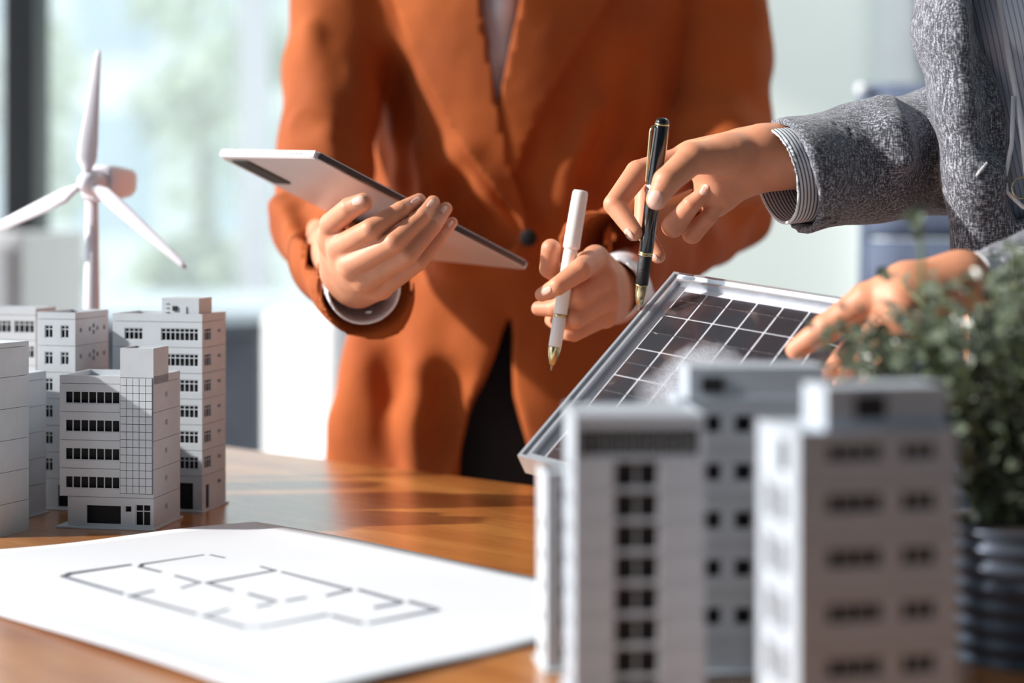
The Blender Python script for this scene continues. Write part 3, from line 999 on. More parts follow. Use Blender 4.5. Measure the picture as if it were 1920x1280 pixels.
def building(name, label, corner, ang, W, D, storeys, roof, extra=None, x_from=0.0, t=0.0014, m=None, plinth=0.002, group=None):
    """corner: front right corner on the table. storeys: list of (height, front, side, left) windows as fractions
    (u0, u1, v0, v1, divisions, transom)"""
    m = m or M['grey_plastic']
    e = empty(name, (corner[0], corner[1], TZ), ang)
    tag(e, label, 'model building', group)
    # local: x from -W (left) to 0 (right corner), y from 0 (front) to D
    z = 0.0
    if plinth:
        bm = bmesh.new(); box(bm, -W - plinth, plinth, -plinth * 1.6, D + plinth, 0, 0.0016); bevel_all(bm, 0.0003, 1)
        obj('base_plate', bm, m, e)
        z = 0.0016
    gap = 0.00035
    for si, st in enumerate(storeys):
        h, fr, sd, lf = st[:4]
        xl = -W + (st[4] if len(st) > 4 else 0.0)
        Ws = -xl
        bm = bmesh.new()
        hh = h - gap
        def ab(ws, L): return [(q[0] * L, q[1] * L, q[2] * hh, q[3] * hh) for q in ws]
        wall_panel(bm, (xl, 0, 0), (1, 0, 0), (0, 1, 0), Ws, hh, ab(fr, Ws), t)
        wall_panel(bm, (0, t, 0), (0, 1, 0), (-1, 0, 0), D - 2 * t, hh, ab(sd, D - 2 * t), t)
        wall_panel(bm, (xl, t, 0), (0, 1, 0), (1, 0, 0), D - 2 * t, hh, ab(lf, D - 2 * t), t)
        wall_panel(bm, (xl, D, 0), (1, 0, 0), (0, -1, 0), Ws, hh, [], t)
        so = obj('storey', bm, m, e); so.location = (0, 0, z)
        for ws, L, o0, rot in ((fr, Ws, (xl, 0.0003, 0), 0), (sd, D - 2 * t, (-0.0003, t, 0), math.pi / 2), (lf, D - 2 * t, (xl + 0.0003, D - t, 0), -math.pi / 2)):
            for q in ws:
                w_ = (q[1] - q[0]) * L; h_ = (q[3] - q[2]) * hh
                if q[4] == 0: continue
                me = frame_mesh(w_, h_, q[4], q[5], min(0.0007, w_ * 0.16), 0.0008)
                wo = link('window', me, None, so)
                wo.rotation_euler = (0, 0, rot)
                if rot == 0: wo.location = (o0[0] + q[0] * L, o0[1], q[2] * hh)
                elif rot > 0: wo.location = (o0[0], o0[1] + q[0] * L, q[2] * hh)
                else: wo.location = (o0[0], o0[1] - q[0] * L, q[2] * hh)
        # near-black core painted as the shade inside
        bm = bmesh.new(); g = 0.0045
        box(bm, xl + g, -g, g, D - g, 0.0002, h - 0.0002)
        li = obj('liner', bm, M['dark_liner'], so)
        z += h
    # roof
    bm = bmesh.new()
    hp = roof
    wall_panel(bm, (-W, 0, 0), (1, 0, 0), (0, 1, 0), W, hp, [], t)
    wall_panel(bm, (0, t, 0), (0, 1, 0), (-1, 0, 0), D - 2 * t, hp, [], t)
    wall_panel(bm, (-W, t, 0), (0, 1, 0), (1, 0, 0), D - 2 * t, hp, [], t)
    wall_panel(bm, (-W, D, 0), (1, 0, 0), (0, -1, 0), W, hp, [], t)
    pr = obj('parapet', bm, m, e); pr.location = (0, 0, z)
    bm = bmesh.new(); box(bm, -W + t, -t, t, D - t, 0.0, 0.0012); rs = obj('roof_slab', bm, m, e); rs.location = (0, 0, z)
    if extra: extra(e, z, m, t)
    return e


def cabin(e, x0, x1, y0, y1, z0, z1, m, name='stair_tower', open_top=True):
    bm = bmesh.new(); box(bm, x0, x1, y0, y1, 0, z1 - z0 - 0.0015)
    if open_top:
        for b_ in ((x0, x1, y0, y0 + .001), (x0, x1, y1 - .001, y1), (x0, x0 + .001, y0 + .001, y1 - .001), (x1 - .001, x1, y0 + .001, y1 - .001)):
            box(bm, *b_, z1 - z0 - 0.0015, z1 - z0)
    o = obj(name, bm, m, e); o.location = (0, 0, z0)
    return o


def frame_of(px, py, ang):
    p = T(px, py)
    return (p.x, p.y), ang


# L1: five storey office with window bands and a tiled stair column
A1 = math.radians(-10)
c1, _ = frame_of(288, 994, A1)
W1, D1 = 0.0745, 0.054
band = [(0.056, 0.644, 0.28, 0.74, 7, 0)]
sw = [(0.42, 0.53, 0.45, 0.68, 2, 0)]
def l1_extra(e, z, m, t):
    tw = cabin(e, -W1 * 0.352, 0.0, -0.0003, D1 * 0.55, z - 0.0002, z + 0.0268, m)
    tp_ = empty('tiled_column', (0, 0, 0)); tp_.parent = e
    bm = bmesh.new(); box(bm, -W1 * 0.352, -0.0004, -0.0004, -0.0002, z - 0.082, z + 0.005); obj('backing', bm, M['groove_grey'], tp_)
    cols, rows = 5, 15
    x0, x1, z0, z1 = -W1 * 0.352 + 0.0004, -0.0007, z - 0.0816, z + 0.0047
    cw, ch = (x1 - x0) / cols, (z1 - z0) / rows
    bm = bmesh.new(); box(bm, 0.0003, cw - 0.0002, -0.0007, 0.0004, 0.00025, ch - 0.0002)
    me = bpy.data.meshes.new('tile'); bmesh.ops.recalc_face_normals(bm, faces=bm.faces[:]); bm.to_mesh(me); bm.free(); me.materials.append(m)
    for i in range(cols):
        for j in range(rows):
            o = link('tile', me, None, tp_); o.location = (x0 + i * cw, -0.0009, z0 + j * ch)
st = [(0.0222, [(0.22, 0.62, 0.10, 0.72, 0, 0), (0.665, 0.75, 0.50, 0.75, 1, 0), (0.79, 0.97, 0.06, 0.80, 2, 0.68)], sw, [], 0.0065)]
st += [(0.0212, band, sw, [])] * 4
building('office_model', 'grey five storey model office with tiled stair column, nearest the plan sheet', c1, A1, W1, D1, st, 0.0058, l1_extra)

# L2: eight storey block with rooftop cabin
A2 = math.radians(-14)
c2, _ = frame_of(379, 961, A2)
W2, D2 = 0.0775, 0.046
sd2 = [(0.07, 0.38, 0.25, 0.75, 3, 0.7), (0.66, 0.82, 0.50, 0.68, 2, 0)]
fr2 = [(0.135, 0.343, 0.27, 0.75, 4, 0.68), (0.544, 0.96, 0.25, 0.76, 8, 0.68)]
fr2b = [(0.544, 0.96, 0.25, 0.76, 8, 0.68)]
def l2_extra(e, z, m, t):
    cb_ = cabin(e, -0.036, -0.0042, 0.003, 0.028, z, z + 0.020, m, 'rooftop_cabin', False)
    bm = bmesh.new(); box(bm, -0.0265, -0.0225, 0.0021, 0.0031, 0.0085, 0.0122); obj('opening', bm, M['dark_liner'], cb_)  # dark panel painted as a shaded opening
    bm = bmesh.new(); box(bm, -0.0195, -0.0148, 0.0023, 0.0030, 0.001, 0.012); obj('door', bm, m, cb_)
    for k in range(4):
        bm = bmesh.new(); box(bm, -0.0335, -0.0305, 0.0022, 0.0030, 0.004 + 0.0034 * k, 0.0046 + 0.0034 * k); obj('rung', bm, m, cb_)
g0 = [(0.62, 0.90, 0.02, 0.80, 0, 0), (0.05, 0.5, 0.1, 0.8, 0, 0)]
st = [(0.0272, g0, [(0.14, 0.28, 0.02, 0.72, 0, 0), (0.66, 0.82, 0.62, 0.78, 2, 0)], [])] + [(0.0203, fr2b, sd2, [])] * 5 + [(0.0203, fr2, sd2, [])]
building('tall_block_model', 'tall grey model block with a rooftop cabin and warm lit right side', c2, A2, W2, D2, st, 0.0062, l2_extra)

# L3: slim tower
A3 = math.radians(-14)
c3, _ = frame_of(141, 957, A3)
fr3 = [(0.20, 0.42, 0.28, 0.78, 2, 0.7), (0.62, 0.84, 0.28, 0.78, 2, 0.7)]
fr3b = [(0.20, 0.42, 0.28, 0.78, 2, 0.7)]
sd3 = [(0.12, 0.18, 0.5, 0.66, 0, 0), (0.40, 0.46, 0.5, 0.66, 0, 0), (0.52, 0.58, 0.62, 0.78, 0, 0), (0.52, 0.58, 0.36, 0.52, 0, 0), (0.64, 0.70, 0.5, 0.66, 0, 0), (0.86, 0.92, 0.5, 0.66, 0, 0)]
st = [(0.0235, [(0.55, 0.9, 0.05, 0.8, 0, 0)], [], [])] + [(0.0212, fr3b, sd3, [])] * 4 + [(0.0212, fr3, sd3, [])] * 2
building('slim_tower_model', 'slim grey model tower with paired windows, between the far left models and the tiled office', c3, A3, 0.0335, 0.056, st, 0.0052)

# L4: block behind the slim tower at the left
c4 = (P(67, 900, 1.44).x, 1.44)
fr4 = [(0.30, 0.62, 0.28, 0.78, 4, 0.7), (0.66, 0.98, 0.28, 0.78, 4, 0.7)]
building('rear_block_model', 'grey model block with wide windows, behind the slim tower at the left edge', c4, math.radians(-14), 0.06, 0.034, [(0.0225, [], [], [])] + [(0.0212, fr4, [], [])] * 6, 0.0056)

# L5: low block with tiny side windows, seen edge on
c5 = (P(34, 900, 1.315).x, 1.315)
building('low_block_model', 'lower grey model block with tiny side windows, half hidden by the blank sided model', c5, math.radians(-20), 0.05, 0.036, [(0.0225, [], [(0.1, 0.3, .4, .6, 2, 0)], [])] + [(0.0205, [], [(0.1, 0.3, .45, .7, 2, 0)], [])] * 4, 0.006)

# L6: blank side at the very left, unseen width added to shade the models
c6 = (P(-8, 900, 1.24).x, 1.24)
building('blank_wall_model', 'grey model building with blank banded side wall cut by the left edge', c6, math.radians(-24), 0.10, 0.036, [(0.0232, [], [], [])] * 5 + [(0.0215, [], [], [])], 0.0035, plinth=0)

# right foreground group, close to the lens
def ground(px, d): return (P(px, 900, d).x, d)
AF = math.radians(6)
tw_ = []
for k in range(8):
    tw_.append((0.0146, [(0.30, 0.65, 0.03, 0.97, 2, 0)], [], [(0.2, 0.4, 0.3, 0.7, 2, 0), (0.6, 0.8, 0.3, 0.7, 2, 0)]))
tw_.append((0.0185, [(0.03, 0.97, 0.03, 0.80, 9, 0)], [], []))
def f1_extra(e, z, m, t):
    for k in range(3):
        bm = bmesh.new(); box(bm, -0.058 + k * 0.018, -0.046 + k * 0.018, 0.02, 0.032, z, z + 0.005); bevel_all(bm, 0.0006, 1); obj('roof_unit', bm, m, e)
cF1 = ground(1322, 0.80)
building('stairwell_tower_model', 'blurred model tower with dark T shaped glazing in the front right', cF1, math.radians(3), 0.0615, 0.055, tw_, 0.002, None, m=M['cool_plastic'])

# white low block left of it
cF0 = ground(1086, 0.87)
building('white_side_model', 'pale model block peeking out left of the T glazed tower', cF0, math.radians(8), 0.017, 0.03, [(0.0160, [(0.4, 0.75, .3, .75, 2, 0)], [], [(0.3, 0.6, .3, .7, 2, 0)])] * 5 + [(0.0160, [(0.4, 0.75, .3, .75, 2, 0)], [], [])], 0.004)

# block with small square windows behind
sq = [(0.03, 0.12, 0.38, 0.68, 1, 0), (0.18, 0.27, 0.38, 0.68, 1, 0), (0.42, 0.51, 0.38, 0.68, 1, 0)]
def f2_extra(e, z, m, t):
    c_ = cabin(e, -0.0705, -0.0005, 0.002, 0.035, z, z + 0.0185, m, 'rooftop_cabin', False)
    bm = bmesh.new(); box(bm, -0.064, -0.053, 0.001, 0.0022, 0.004, 0.012); obj('opening', bm, M['dark_liner'], c_)  # flat dark panel, stands for the shade in a window
cF2 = ground(1552, 0.865)
building('square_window_model', 'blurred model block with small square windows, behind between the two front towers', cF2, math.radians(2), 0.0755, 0.045, [(0.0155, [], [], [])] + [(0.0243, [(0.165, 0.28, 0.35, 0.71, 0, 0), (0.375, 0.49, 0.35, 0.71, 0, 0)], [], [])] * 5, 0.001, f2_extra, m=M['cool_plastic'])

# large front right building
def f3_extra(e, z, m, t):
    c_ = cabin(e, -0.0595, -0.003, 0.004, 0.030, z, z + 0.0215, m, 'rooftop_cabin', False)
    bm = bmesh.new(); box(bm, -0.046, -0.032, 0.003, 0.0042, 0.006, 0.0160); obj('opening', bm, M['dark_liner'], c_)  # shaded window painted as a dark panel
cF3 = ground(1795, 0.745)
f3w = [(0.17, 0.53, 0.42, 0.82, 4, 0), (0.64, 0.87, 0.42, 0.82, 3, 0)]
building('twin_window_model', 'large blurred model block with paired window rows in front of the plant', cF3, math.radians(12), 0.0735, 0.05, [(0.021, [], [], [])] + [(0.0236, f3w, [], [(0.25, 0.45, .15, .85, 2, 0), (0.6, 0.8, .15, .85, 2, 0)])] * 4 + [(0.0206, f3w, [], [(0.25, 0.45, .15, .85, 2, 0)])], 0.0015, f3_extra, m=M['cool_plastic'])

# ------------------------------------------------------------------ wind turbine model
dT = 1.52
def PT(px, py, d=dT): return P(px, py, d)
base = PT(172, 906); base.z = TZ
wt = empty('wind_turbine_model', base); tag(wt, 'white model wind turbine standing behind the grey buildings', 'model turbine')
def loc(v): return Vector(v) - base
bm = bmesh.new(); lathe(bm, [(0, 0.03), (0.004, 0.03), (0.006, 0.028), (0.0065, 0.006)], (0, 0, 0), (0, 0, 1)); obj('base', bm, M['white_plastic'], wt, True)
bm = bmesh.new(); lathe(bm, [(0.0, 0.0088), (0.12, 0.0076), ((PT(170, 372).z - TZ), 0.0056)], (0, 0, 0), (0, 0, 1)); 
tw = obj('tower', bm, M['white_plastic'], wt, True)
hubp = loc(PT(163, 341, 1.490)); nrm_ = Vector((-0.30, -0.95, 0.05)).normalized()   # rotor looks toward the camera, a little left
bk_ = -nrm_
# nacelle
bm = bmesh.new()
up = Vector((0, 0, 1)); side = bk_.cross(up).normalized(); up = side.cross(bk_).normalized()
secs = [(0.014, 0.0145, 0.0145, 0.0), (0.018, 0.0165, 0.0165, 0.0), (0.03, 0.0165, 0.0160, 0.001), (0.055, 0.0150, 0.0135, 0.003), (0.062, 0.0135, 0.0115, 0.004)]
rings = []
for s_, a_, b_, dz in secs:
    rg = []
    for x, y in superellipse(a_, b_, 24, 4.0):
        rg.append(bm.verts.new(hubp + bk_ * s_ + side * x + up * (y + dz)))
    rings.append(rg)
for a, b in zip(rings, rings[1:]):
    for k in range(24): bm.faces.new((a[k], a[(k + 1) % 24], b[(k + 1) % 24], b[k]))
bm.faces.new(rings[0]); bm.faces.new(rings[-1])
obj('nacelle', bm, M['white_plastic'], wt, True)
bm = bmesh.new(); lathe(bm, [(0, 0), (0.001, 0.004), (0.004, 0.0078), (0.010, 0.0105), (0.016, 0.012), (0.0235, 0.0125)], hubp - bk_ * 0.007, hubp + bk_ * 1, 32); hub = obj('hub', bm, M['white_plastic'], wt, True)
def blade(tip):
    t_ = loc(tip)
    d = (t_ - hubp); d = d - nrm_ * d.dot(nrm_); L = (t_ - hubp).length
    d.normalize(); w = nrm_.cross(d).normalized()
    bm = bmesh.new(); rings = []
    for f, ch, th, tw_a in ((0.03, 0.006, 0.006, 0.0), (0.09, 0.008, 0.006, 0.3), (0.17, 0.0165, 0.0052, 0.45), (0.30, 0.0165, 0.0045, 0.35), (0.55, 0.0125, 0.0034, 0.25), (0.8, 0.0085, 0.0024, 0.15), (0.95, 0.0060, 0.0018, 0.1), (1.0, 0.0030, 0.0010, 0.1)):
        c = hubp + d * L * f + w * (ch * 0.12)
        wa = (w * math.cos(tw_a) + nrm_ * math.sin(tw_a)); na = (nrm_ * math.cos(tw_a) - w * math.sin(tw_a))
        rings.append([bm.verts.new(c + wa * math.cos(k * math.pi / 8) * ch / 2 + na * math.sin(k * math.pi / 8) * th / 2) for k in range(16)])
    for a, b in zip(rings, rings[1:]):
        for k in range(16): bm.faces.new((a[k], a[(k + 1) % 16], b[(k + 1) % 16], b[k]))
    bm.faces.new(rings[0]); bm.faces.new(rings[-1])
    obj('blade', bm, M['white_plastic'], wt, True)
blade(PT(188, 94, 1.495)); blade(PT(-72, 460, 1.53)); blade(PT(340, 502, 1.45))

# ------------------------------------------------------------------ person in the rust blazer
p1 = empty('person', (0.014, 1.80, 0)); tag(p1, 'person in a rust orange blazer holding a tablet and a white pen behind the table', 'person')
def child(me, name, m, par, origin=(0, 0, 0)):
    o = link(name, me, m, None)
    o.parent = par
    o.matrix_parent_inverse = Matrix.Translation(par.location).inverted() if par.type == 'EMPTY' else Matrix()
    return o
def adopt(o, par):
    o.parent = par
    o.matrix_parent_inverse = Matrix.Translation(par.location).inverted() if par.type == 'EMPTY' else Matrix()
    return o

# torso
TX, TD = 0.016, 1.80
ZS = [0.40, 0.55, 0.737, 0.80, 0.88, 0.989, 1.098, 1.208, 1.30, 1.36, 1.40]
AS = [0.20, 0.205, 0.192, 0.182, 0.172, 0.160, 0.165, 0.176, 0.172, 0.13, 0.07]
BS = [0.135, 0.14, 0.132, 0.126, 0.118, 0.108, 0.112, 0.118, 0.11, 0.085, 0.06]
def torso(shr=0.0, zlo=0.45, zhi=1.385):
    def fn(p):
        a = np.interp(p[:, 2], ZS, AS) - shr; b = np.interp(p[:, 2], ZS, BS) - shr
        x = (p[:, 0] - TX); y = p[:, 1] - TD
        r = np.sqrt((x / a) ** 2 + (y / b) ** 2)
        g = np.sqrt((x / a ** 2) ** 2 + (y / b ** 2) ** 2) + 1e-6
        d = r * (r - 1) / g
        d = np.clip(d, -0.1, 0.2)
        return np.maximum(d, np.maximum(zlo - p[:, 2], p[:, 2] - zhi))
    return fn
bz = Field()
bz.add(torso(), (TX - 0.21, TD - 0.145, 0.45), (TX + 0.21, TD + 0.145, 1.385))
bz_body = Field(); bz_body.ops = list(bz.ops)
def fold(F, pts, r, k, mode, sink=0.5, base=None):
    """a cloth fold laid along a path on the base surface; (px, py)"""
    d = march(base or bz_body, pts, 1.2)
    js = [(p[0], p[1], dd + (r * sink), r * FPX / dd) for p, dd in zip(pts, d)]
    F.chain(js, k, mode)
fold(bz, [(655, -60), (662, 60), (676, 170), (692, 300), (700, 420)], 0.012, 0.03, 'add')
fold(bz, [(722, -60), (716, 70), (700, 190), (712, 300)], 0.009, 0.025, 'add')
fold(bz, [(690, 30), (690, 130), (697, 300), (705, 470)], 0.015, 0.02, 'sub', -0.35)
fold(bz, [(735, 150), (755, 300), (770, 480)], 0.013, 0.03, 'sub', -0.35)
fold(bz, [(800, 300), (815, 400), (850, 470), (960, 455)], 0.010, 0.03, 'add')
fold(bz, [(870, 300), (905, 370), (960, 440)], 0.010, 0.03, 'add')
fold(bz, [(850, 350), (890, 410), (950, 450)], 0.010, 0.02, 'sub', -0.4)
fold(bz, [(1130, 220), (1090, 300), (1060, 370)], 0.009, 0.03, 'add')
fold(bz, [(1190, 120), (1150, 250), (1110, 340)], 0.008, 0.03, 'sub', -0.5)
fold(bz, [(700, 640), (690, 720), (672, 820), (650, 920)], 0.016, 0.05, 'add')
fold(bz, [(745, 700), (752, 800), (750, 900)], 0.012, 0.03, 'sub', -0.6)
fold(bz, [(800, 700), (800, 800), (790, 900)], 0.014, 0.04, 'add', 0.6)
fold(bz, [(840, 720), (835, 800), (825, 900)], 0.010, 0.03, 'sub', -0.6)
bz.chain([(655, -90, 1.79, 100), (630, 120, 1.76, 96), (612, 300, 1.70, 88), (600, 420, 1.62, 88)], 0.012)
bz.chain([(600, 420, 1.62, 88), (640, 490, 1.52, 88), (694, 552, 1.405, 92)], 0.010, cap=True)
bz.chain([(1330, -80, 1.80, 108), (1345, 120, 1.79, 100), (1348, 250, 1.76, 95), (1350, 385, 1.70, 95)], 0.012)
bz.chain([(1350, 385, 1.70, 95), (1245, 450, 1.57, 92), (1128, 486, 1.44, 94)], 0.010, cap=True)
# sleeve folds
for js, md in (([(585, 60, 1.72, 12), (600, 180, 1.70, 14), (560, 290, 1.68, 10)], 'add'), ([(560, 230, 1.675, 14), (620, 262, 1.66, 14), (660, 310, 1.66, 10)], 'add'),
               ([(640, 120, 1.68, 16), (660, 220, 1.655, 18), (668, 330, 1.62, 16)], 'sub'), ([(520, 380, 1.60, 10), (560, 430, 1.545, 12), (610, 500, 1.47, 10)], 'add'),
               ([(560, 380, 1.56, 12), (590, 440, 1.51, 12), (640, 560, 1.43, 10)], 'sub'), ([(1400, 300, 1.64, 16), (1330, 380, 1.61, 18), (1240, 400, 1.55, 14)], 'add'),
               ([(1420, 380, 1.63, 14), (1340, 440, 1.60, 16), (1260, 480, 1.53, 12)], 'add')):
    bz.chain(js, 0.016, md)
bz.chain([(632, 474, 1.52, 66), (694, 552, 1.40, 82)], 0.0, 'sub')
bz.pix((694, 552, 1.40, 82), (720, 575, 1.345, 88), 0.0, 'sub')
bz.chain([(1200, 465, 1.54, 66), (1128, 486, 1.437, 84), (1080, 500, 1.38, 88)], 0.0, 'sub')
bz_full = Field(); bz_full.ops = list(bz.ops)
# chest opening and the open skirt of the blazer
bz.prism([(898, -120), (905, 20), (918, 90), (934, 200), (958, 90), (980, -20), (990, -120)], 1.5, 1.74, 0, 0.0, 'sub')
bz.prism([(955, 600), (930, 660), (893, 740), (868, 820), (858, 905), (850, 1300), (1020, 1300), (1008, 905), (985, 830), (962, 740)], 1.5, 1.76, 0, 0.006, 'sub')
def wav(p):
    x, y, z = p[:, 0], p[:, 1], p[:, 2]
    return 0.0016 * np.sin(95 * x + 30 * z + 2 * np.sin(25 * z)) * np.sin(28 * z + 3) + 0.0012 * np.sin(60 * z + 70 * y + 40 * x)
lo, hi = bz.bounds()
bz.add(wav, lo, hi, 0, 'disp')
child(np_mesh('blazer', [bz.mesh(0.0042)]), 'blazer', M['rust_wool'], p1)
# lapels, front edge and button
for poly in (smooth_poly([(722, -70), (742, 10), (768, 90), (812, 180), (872, 285), (925, 355), (968, 410), (990, 452), (985, 400), (962, 330), (946, 260), (933, 195), (917, 100), (900, -10), (890, -90)], 2),):
    adopt(patch('lapel', bz_full, poly, M['rust_wool'], None, 0.0105, 0.003, 12, 1.3), p1)
adopt(patch('lapel', bz_full, smooth_poly([(985, -90), (975, 0), (955, 90), (936, 190), (930, 250), (942, 330), (962, 330), (990, 260), (1040, 160), (1100, 60), (1150, -20), (1180, -80)], 2), M['rust_wool'], None, 0.009, 0.003, 12, 1.3), p1)
bm = bmesh.new()
bp = P(991, 446, march(bz_full, [(991, 446)], 1.3)[0] - 0.011)
lathe(bm, [(0, 0.007), (0.002, 0.0085), (0.005, 0.0085), (0.006, 0.006)], bp + Vector((0, 0.003, 0)), bp + Vector((0, -1, 0)), 24)
adopt(obj('button', bm, M['black_cloth'], None, True), p1)
# blouse and trousers
bl_ = Field(); bl_.add(torso(0.021, 0.9, 1.36), (TX - 0.2, TD - 0.14, 0.9), (TX + 0.2, TD + 0.14, 1.36))
fold(bl_, [(938, -100), (938, 20), (936, 110), (934, 170)], 0.022, 0.01, 'add', 1.08, bz_full)
child(np_mesh('blouse', [bl_.mesh(0.006)]), 'blouse', M['blouse'], p1)
tr_ = Field(); tr_.add(torso(0.034, 0.5, 0.90), (TX - 0.2, TD - 0.14, 0.5), (TX + 0.2, TD + 0.14, 0.90))
for s in (-1, 1):
    tr_.limb((TX + s * 0.08, TD, 0.62), (TX + s * 0.085, TD + 0.01, 0.07), 0.088, 0.05, 0.02)
child(np_mesh('trousers', [tr_.mesh(0.009)]), 'trousers', M['black_cloth'], p1)
sh = Field()
for s in (-1, 1):
    sh.limb((TX + s * 0.085, TD + 0.04, 0.045), (TX + s * 0.1, TD - 0.12, 0.03), 0.043, 0.028, 0.01)
child(np_mesh('shoes', [sh.mesh(0.008)]), 'shoes', M['black_cloth'], p1)
# shirt cuffs inside the sleeves
def cuff(js_out, js_in, m, vox=0.0016, name='shirt_cuff', par=None, cap=True):
    f = Field(); f.chain(js_out, 0.0, cap=cap); f.chain(js_in, 0.0, 'sub')
    return child(np_mesh(name, [f.mesh(vox)]), name, m, par)
cuff([(652, 508, 1.48, 60), (683, 540, 1.385, 70)], [(640, 495, 1.50, 55), (683, 540, 1.384, 65), (700, 556, 1.35, 67)], M['blouse'], par=p1)
cuff([(1180, 520, 1.50, 56), (1146, 543, 1.392, 60)], [(1185, 517, 1.52, 50), (1146, 543, 1.391, 54), (1136, 549, 1.36, 56)], M['blouse'], par=p1)

# --- hands of the first person
def finger(F, js, k0=0.0028, k1=0.0008):
    for i, (a, b) in enumerate(zip(js, js[1:])):
        F.pix(a, b, k0 if i == 0 else k1)

h1 = Field()     # right hand, under and around the tablet
for a, b in (((655, 512, 1.385, 42), (640, 465, 1.318, 27)), ((660, 515, 1.385, 42), (660, 498, 1.312, 27)), ((668, 525, 1.385, 42), (686, 524, 1.315, 26)),
             ((675, 535, 1.385, 40), (716, 540, 1.325, 22)), ((640, 500, 1.38, 40), (622, 440, 1.335, 26))):
    h1.pix(a, b, 0.010)
h1.chain([(600, 425, 1.62, 52), (655, 515, 1.40, 44)], 0.012)
finger(h1, [(640, 463, 1.315, 26), (695, 430, 1.290, 20.5), (752, 394, 1.300, 17), (786, 375, 1.318, 13)])
finger(h1, [(660, 498, 1.310, 26), (738, 455, 1.288, 20.5), (790, 408, 1.300, 16.5), (812, 379, 1.318, 13)])
finger(h1, [(686, 523, 1.313, 24), (764, 478, 1.294, 19.5), (812, 424, 1.304, 15.5), (836, 391, 1.320, 12.5)])
finger(h1, [(714, 541, 1.322, 20), (786, 491, 1.306, 16), (824, 446, 1.312, 13.5), (848, 417, 1.324, 10.5)])
finger(h1, [(622, 450, 1.335, 26), (622, 420, 1.315, 23), (655, 391, 1.298, 21), (681, 379, 1.292, 18)], 0.006)
h2 = Field()     # left hand with the white pen
h2.chain([(1290, 440, 1.62, 50), (1150, 545, 1.42, 44)], 0.010)
for a, b in (((1148, 545, 1.42, 44), (1118, 485, 1.352, 25)), ((1150, 550, 1.42, 44), (1133, 520, 1.350, 26)), ((1150, 555, 1.42, 44), (1138, 556, 1.352, 26)), ((1150, 560, 1.42, 42), (1134, 592, 1.362, 24)),
             ((1140, 545, 1.42, 40), (1100, 500, 1.375, 28))):
    h2.pix(a, b, 0.010)
finger(h2, [(1115, 485, 1.350, 25), (1088, 506, 1.308, 21.5), (1046, 536, 1.300, 17.5), (1016, 552, 1.310, 13.5)])
finger(h2, [(1132, 520, 1.350, 26), (1086, 556, 1.328, 21), (1040, 578, 1.338, 17), (1010, 578, 1.345, 14)])
finger(h2, [(1138, 556, 1.352, 25), (1078, 597, 1.328, 20), (1046, 606, 1.350, 15), (1034, 600, 1.365, 13)])
finger(h2, [(1134, 590, 1.360, 22), (1076, 624, 1.338, 16.5), (1056, 624, 1.360, 13), (1050, 612, 1.372, 12)])
finger(h2, [(1098, 505, 1.375, 26), (1060, 520, 1.352, 21), (1030, 503, 1.338, 18.5), (1033, 466, 1.330, 18.5)], 0.006)
# hidden body core: chest, arms, neck (one continuous figure with the hands)
core = Field(); core.add(torso(0.04, 0.85, 1.37), (TX - 0.2, TD - 0.14, 0.85), (TX + 0.2, TD + 0.14, 1.37))
core.limb((TX, TD, 1.33), (TX, TD - 0.01, 1.47), 0.055, 0.052, 0.02)
core.chain([(690, -60, 1.80, 70), (612, 300, 1.72, 62), (600, 425, 1.62, 50)], 0.02)
core.chain([(1290, -60, 1.80, 70), (1348, 250, 1.76, 62), (1350, 385, 1.70, 52), (1290, 440, 1.62, 46)], 0.02)
body1 = child(np_mesh('body', [h1.mesh(0.0011, hi=(9, 1.55, 9)), h2.mesh(0.0011, hi=(9, 1.55, 9)), core.mesh(0.010)]), 'body', M['skin'], p1)
def nails(F, lst, body, par):
    for (x, y, a, L, W) in lst:
        o = nail(F, x, y, a, L, W, None, M['nail'])
        o.parent = body
nails(h1, [(672, 376, -22, 26, 18), (779, 376, -36, 20, 10), (807, 381, -52, 17, 9), (832, 393, -52, 16, 9), (844, 419, -48, 14, 7)], body1, p1)
nails(h2, [(1024, 546, 148, 22, 14)], body1, p1)

# ------------------------------------------------------------------ tablet
B_ = P(590, 297, 1.305); A_ = P(362, 270, 1.43); C_ = P(991, 507, 1.425)
ex = (C_ - B_); Lt = ex.length; ex.normalize()
ey = (A_ - B_); ey = ey - ex * ey.dot(ex); Wt = ey.length; ey.normalize()
ez = ex.cross(ey)          # one face of the slab
if ez.z < 0: ez = -ez
TH = 0.0068
tab = empty('tablet_computer', B_); tag(tab, 'light tablet with dark side rail held up in the hand', 'tablet')
Mx = Matrix((ex, ey, ez)).transposed()
def tb_obj(nm, bm, m, par=tab, sm=False):
    bm.transform(Mx.to_4x4()); return obj(nm, bm, m, par, sm)
def rr_slab(bm, x0, x1, y0, y1, z0, z1, r, bev):
    pts = round_rect([Vector((x0, y0)), Vector((x1, y0)), Vector((x1, y1)), Vector((x0, y1))], r, 5)
    slab(bm, pts, z0, z1, bev)
bm = bmesh.new(); rr_slab(bm, 0, Lt, 0.0006, Wt, 0, TH, 0.008, 0.0012); tb_obj('housing', bm, M['tablet_back'])
bm = bmesh.new(); rr_slab(bm, 0.003, Lt - 0.003, 0.003, Wt - 0.003, TH, TH + 0.0006, 0.007, 0.0002); tb_obj('screen', bm, M['screen_glass'])
bm = bmesh.new(); box(bm, 0.003, Lt - 0.005, -0.0006, 0.0008, 0.0012, TH - 0.0010); tb_obj('side_rail', bm, M['tablet_dark'])
bm = bmesh.new(); box(bm, 0.003, Lt - 0.005, -0.0009, -0.0005, 0.0014, 0.0020); tb_obj('rail_groove', bm, M['screen_glass'])
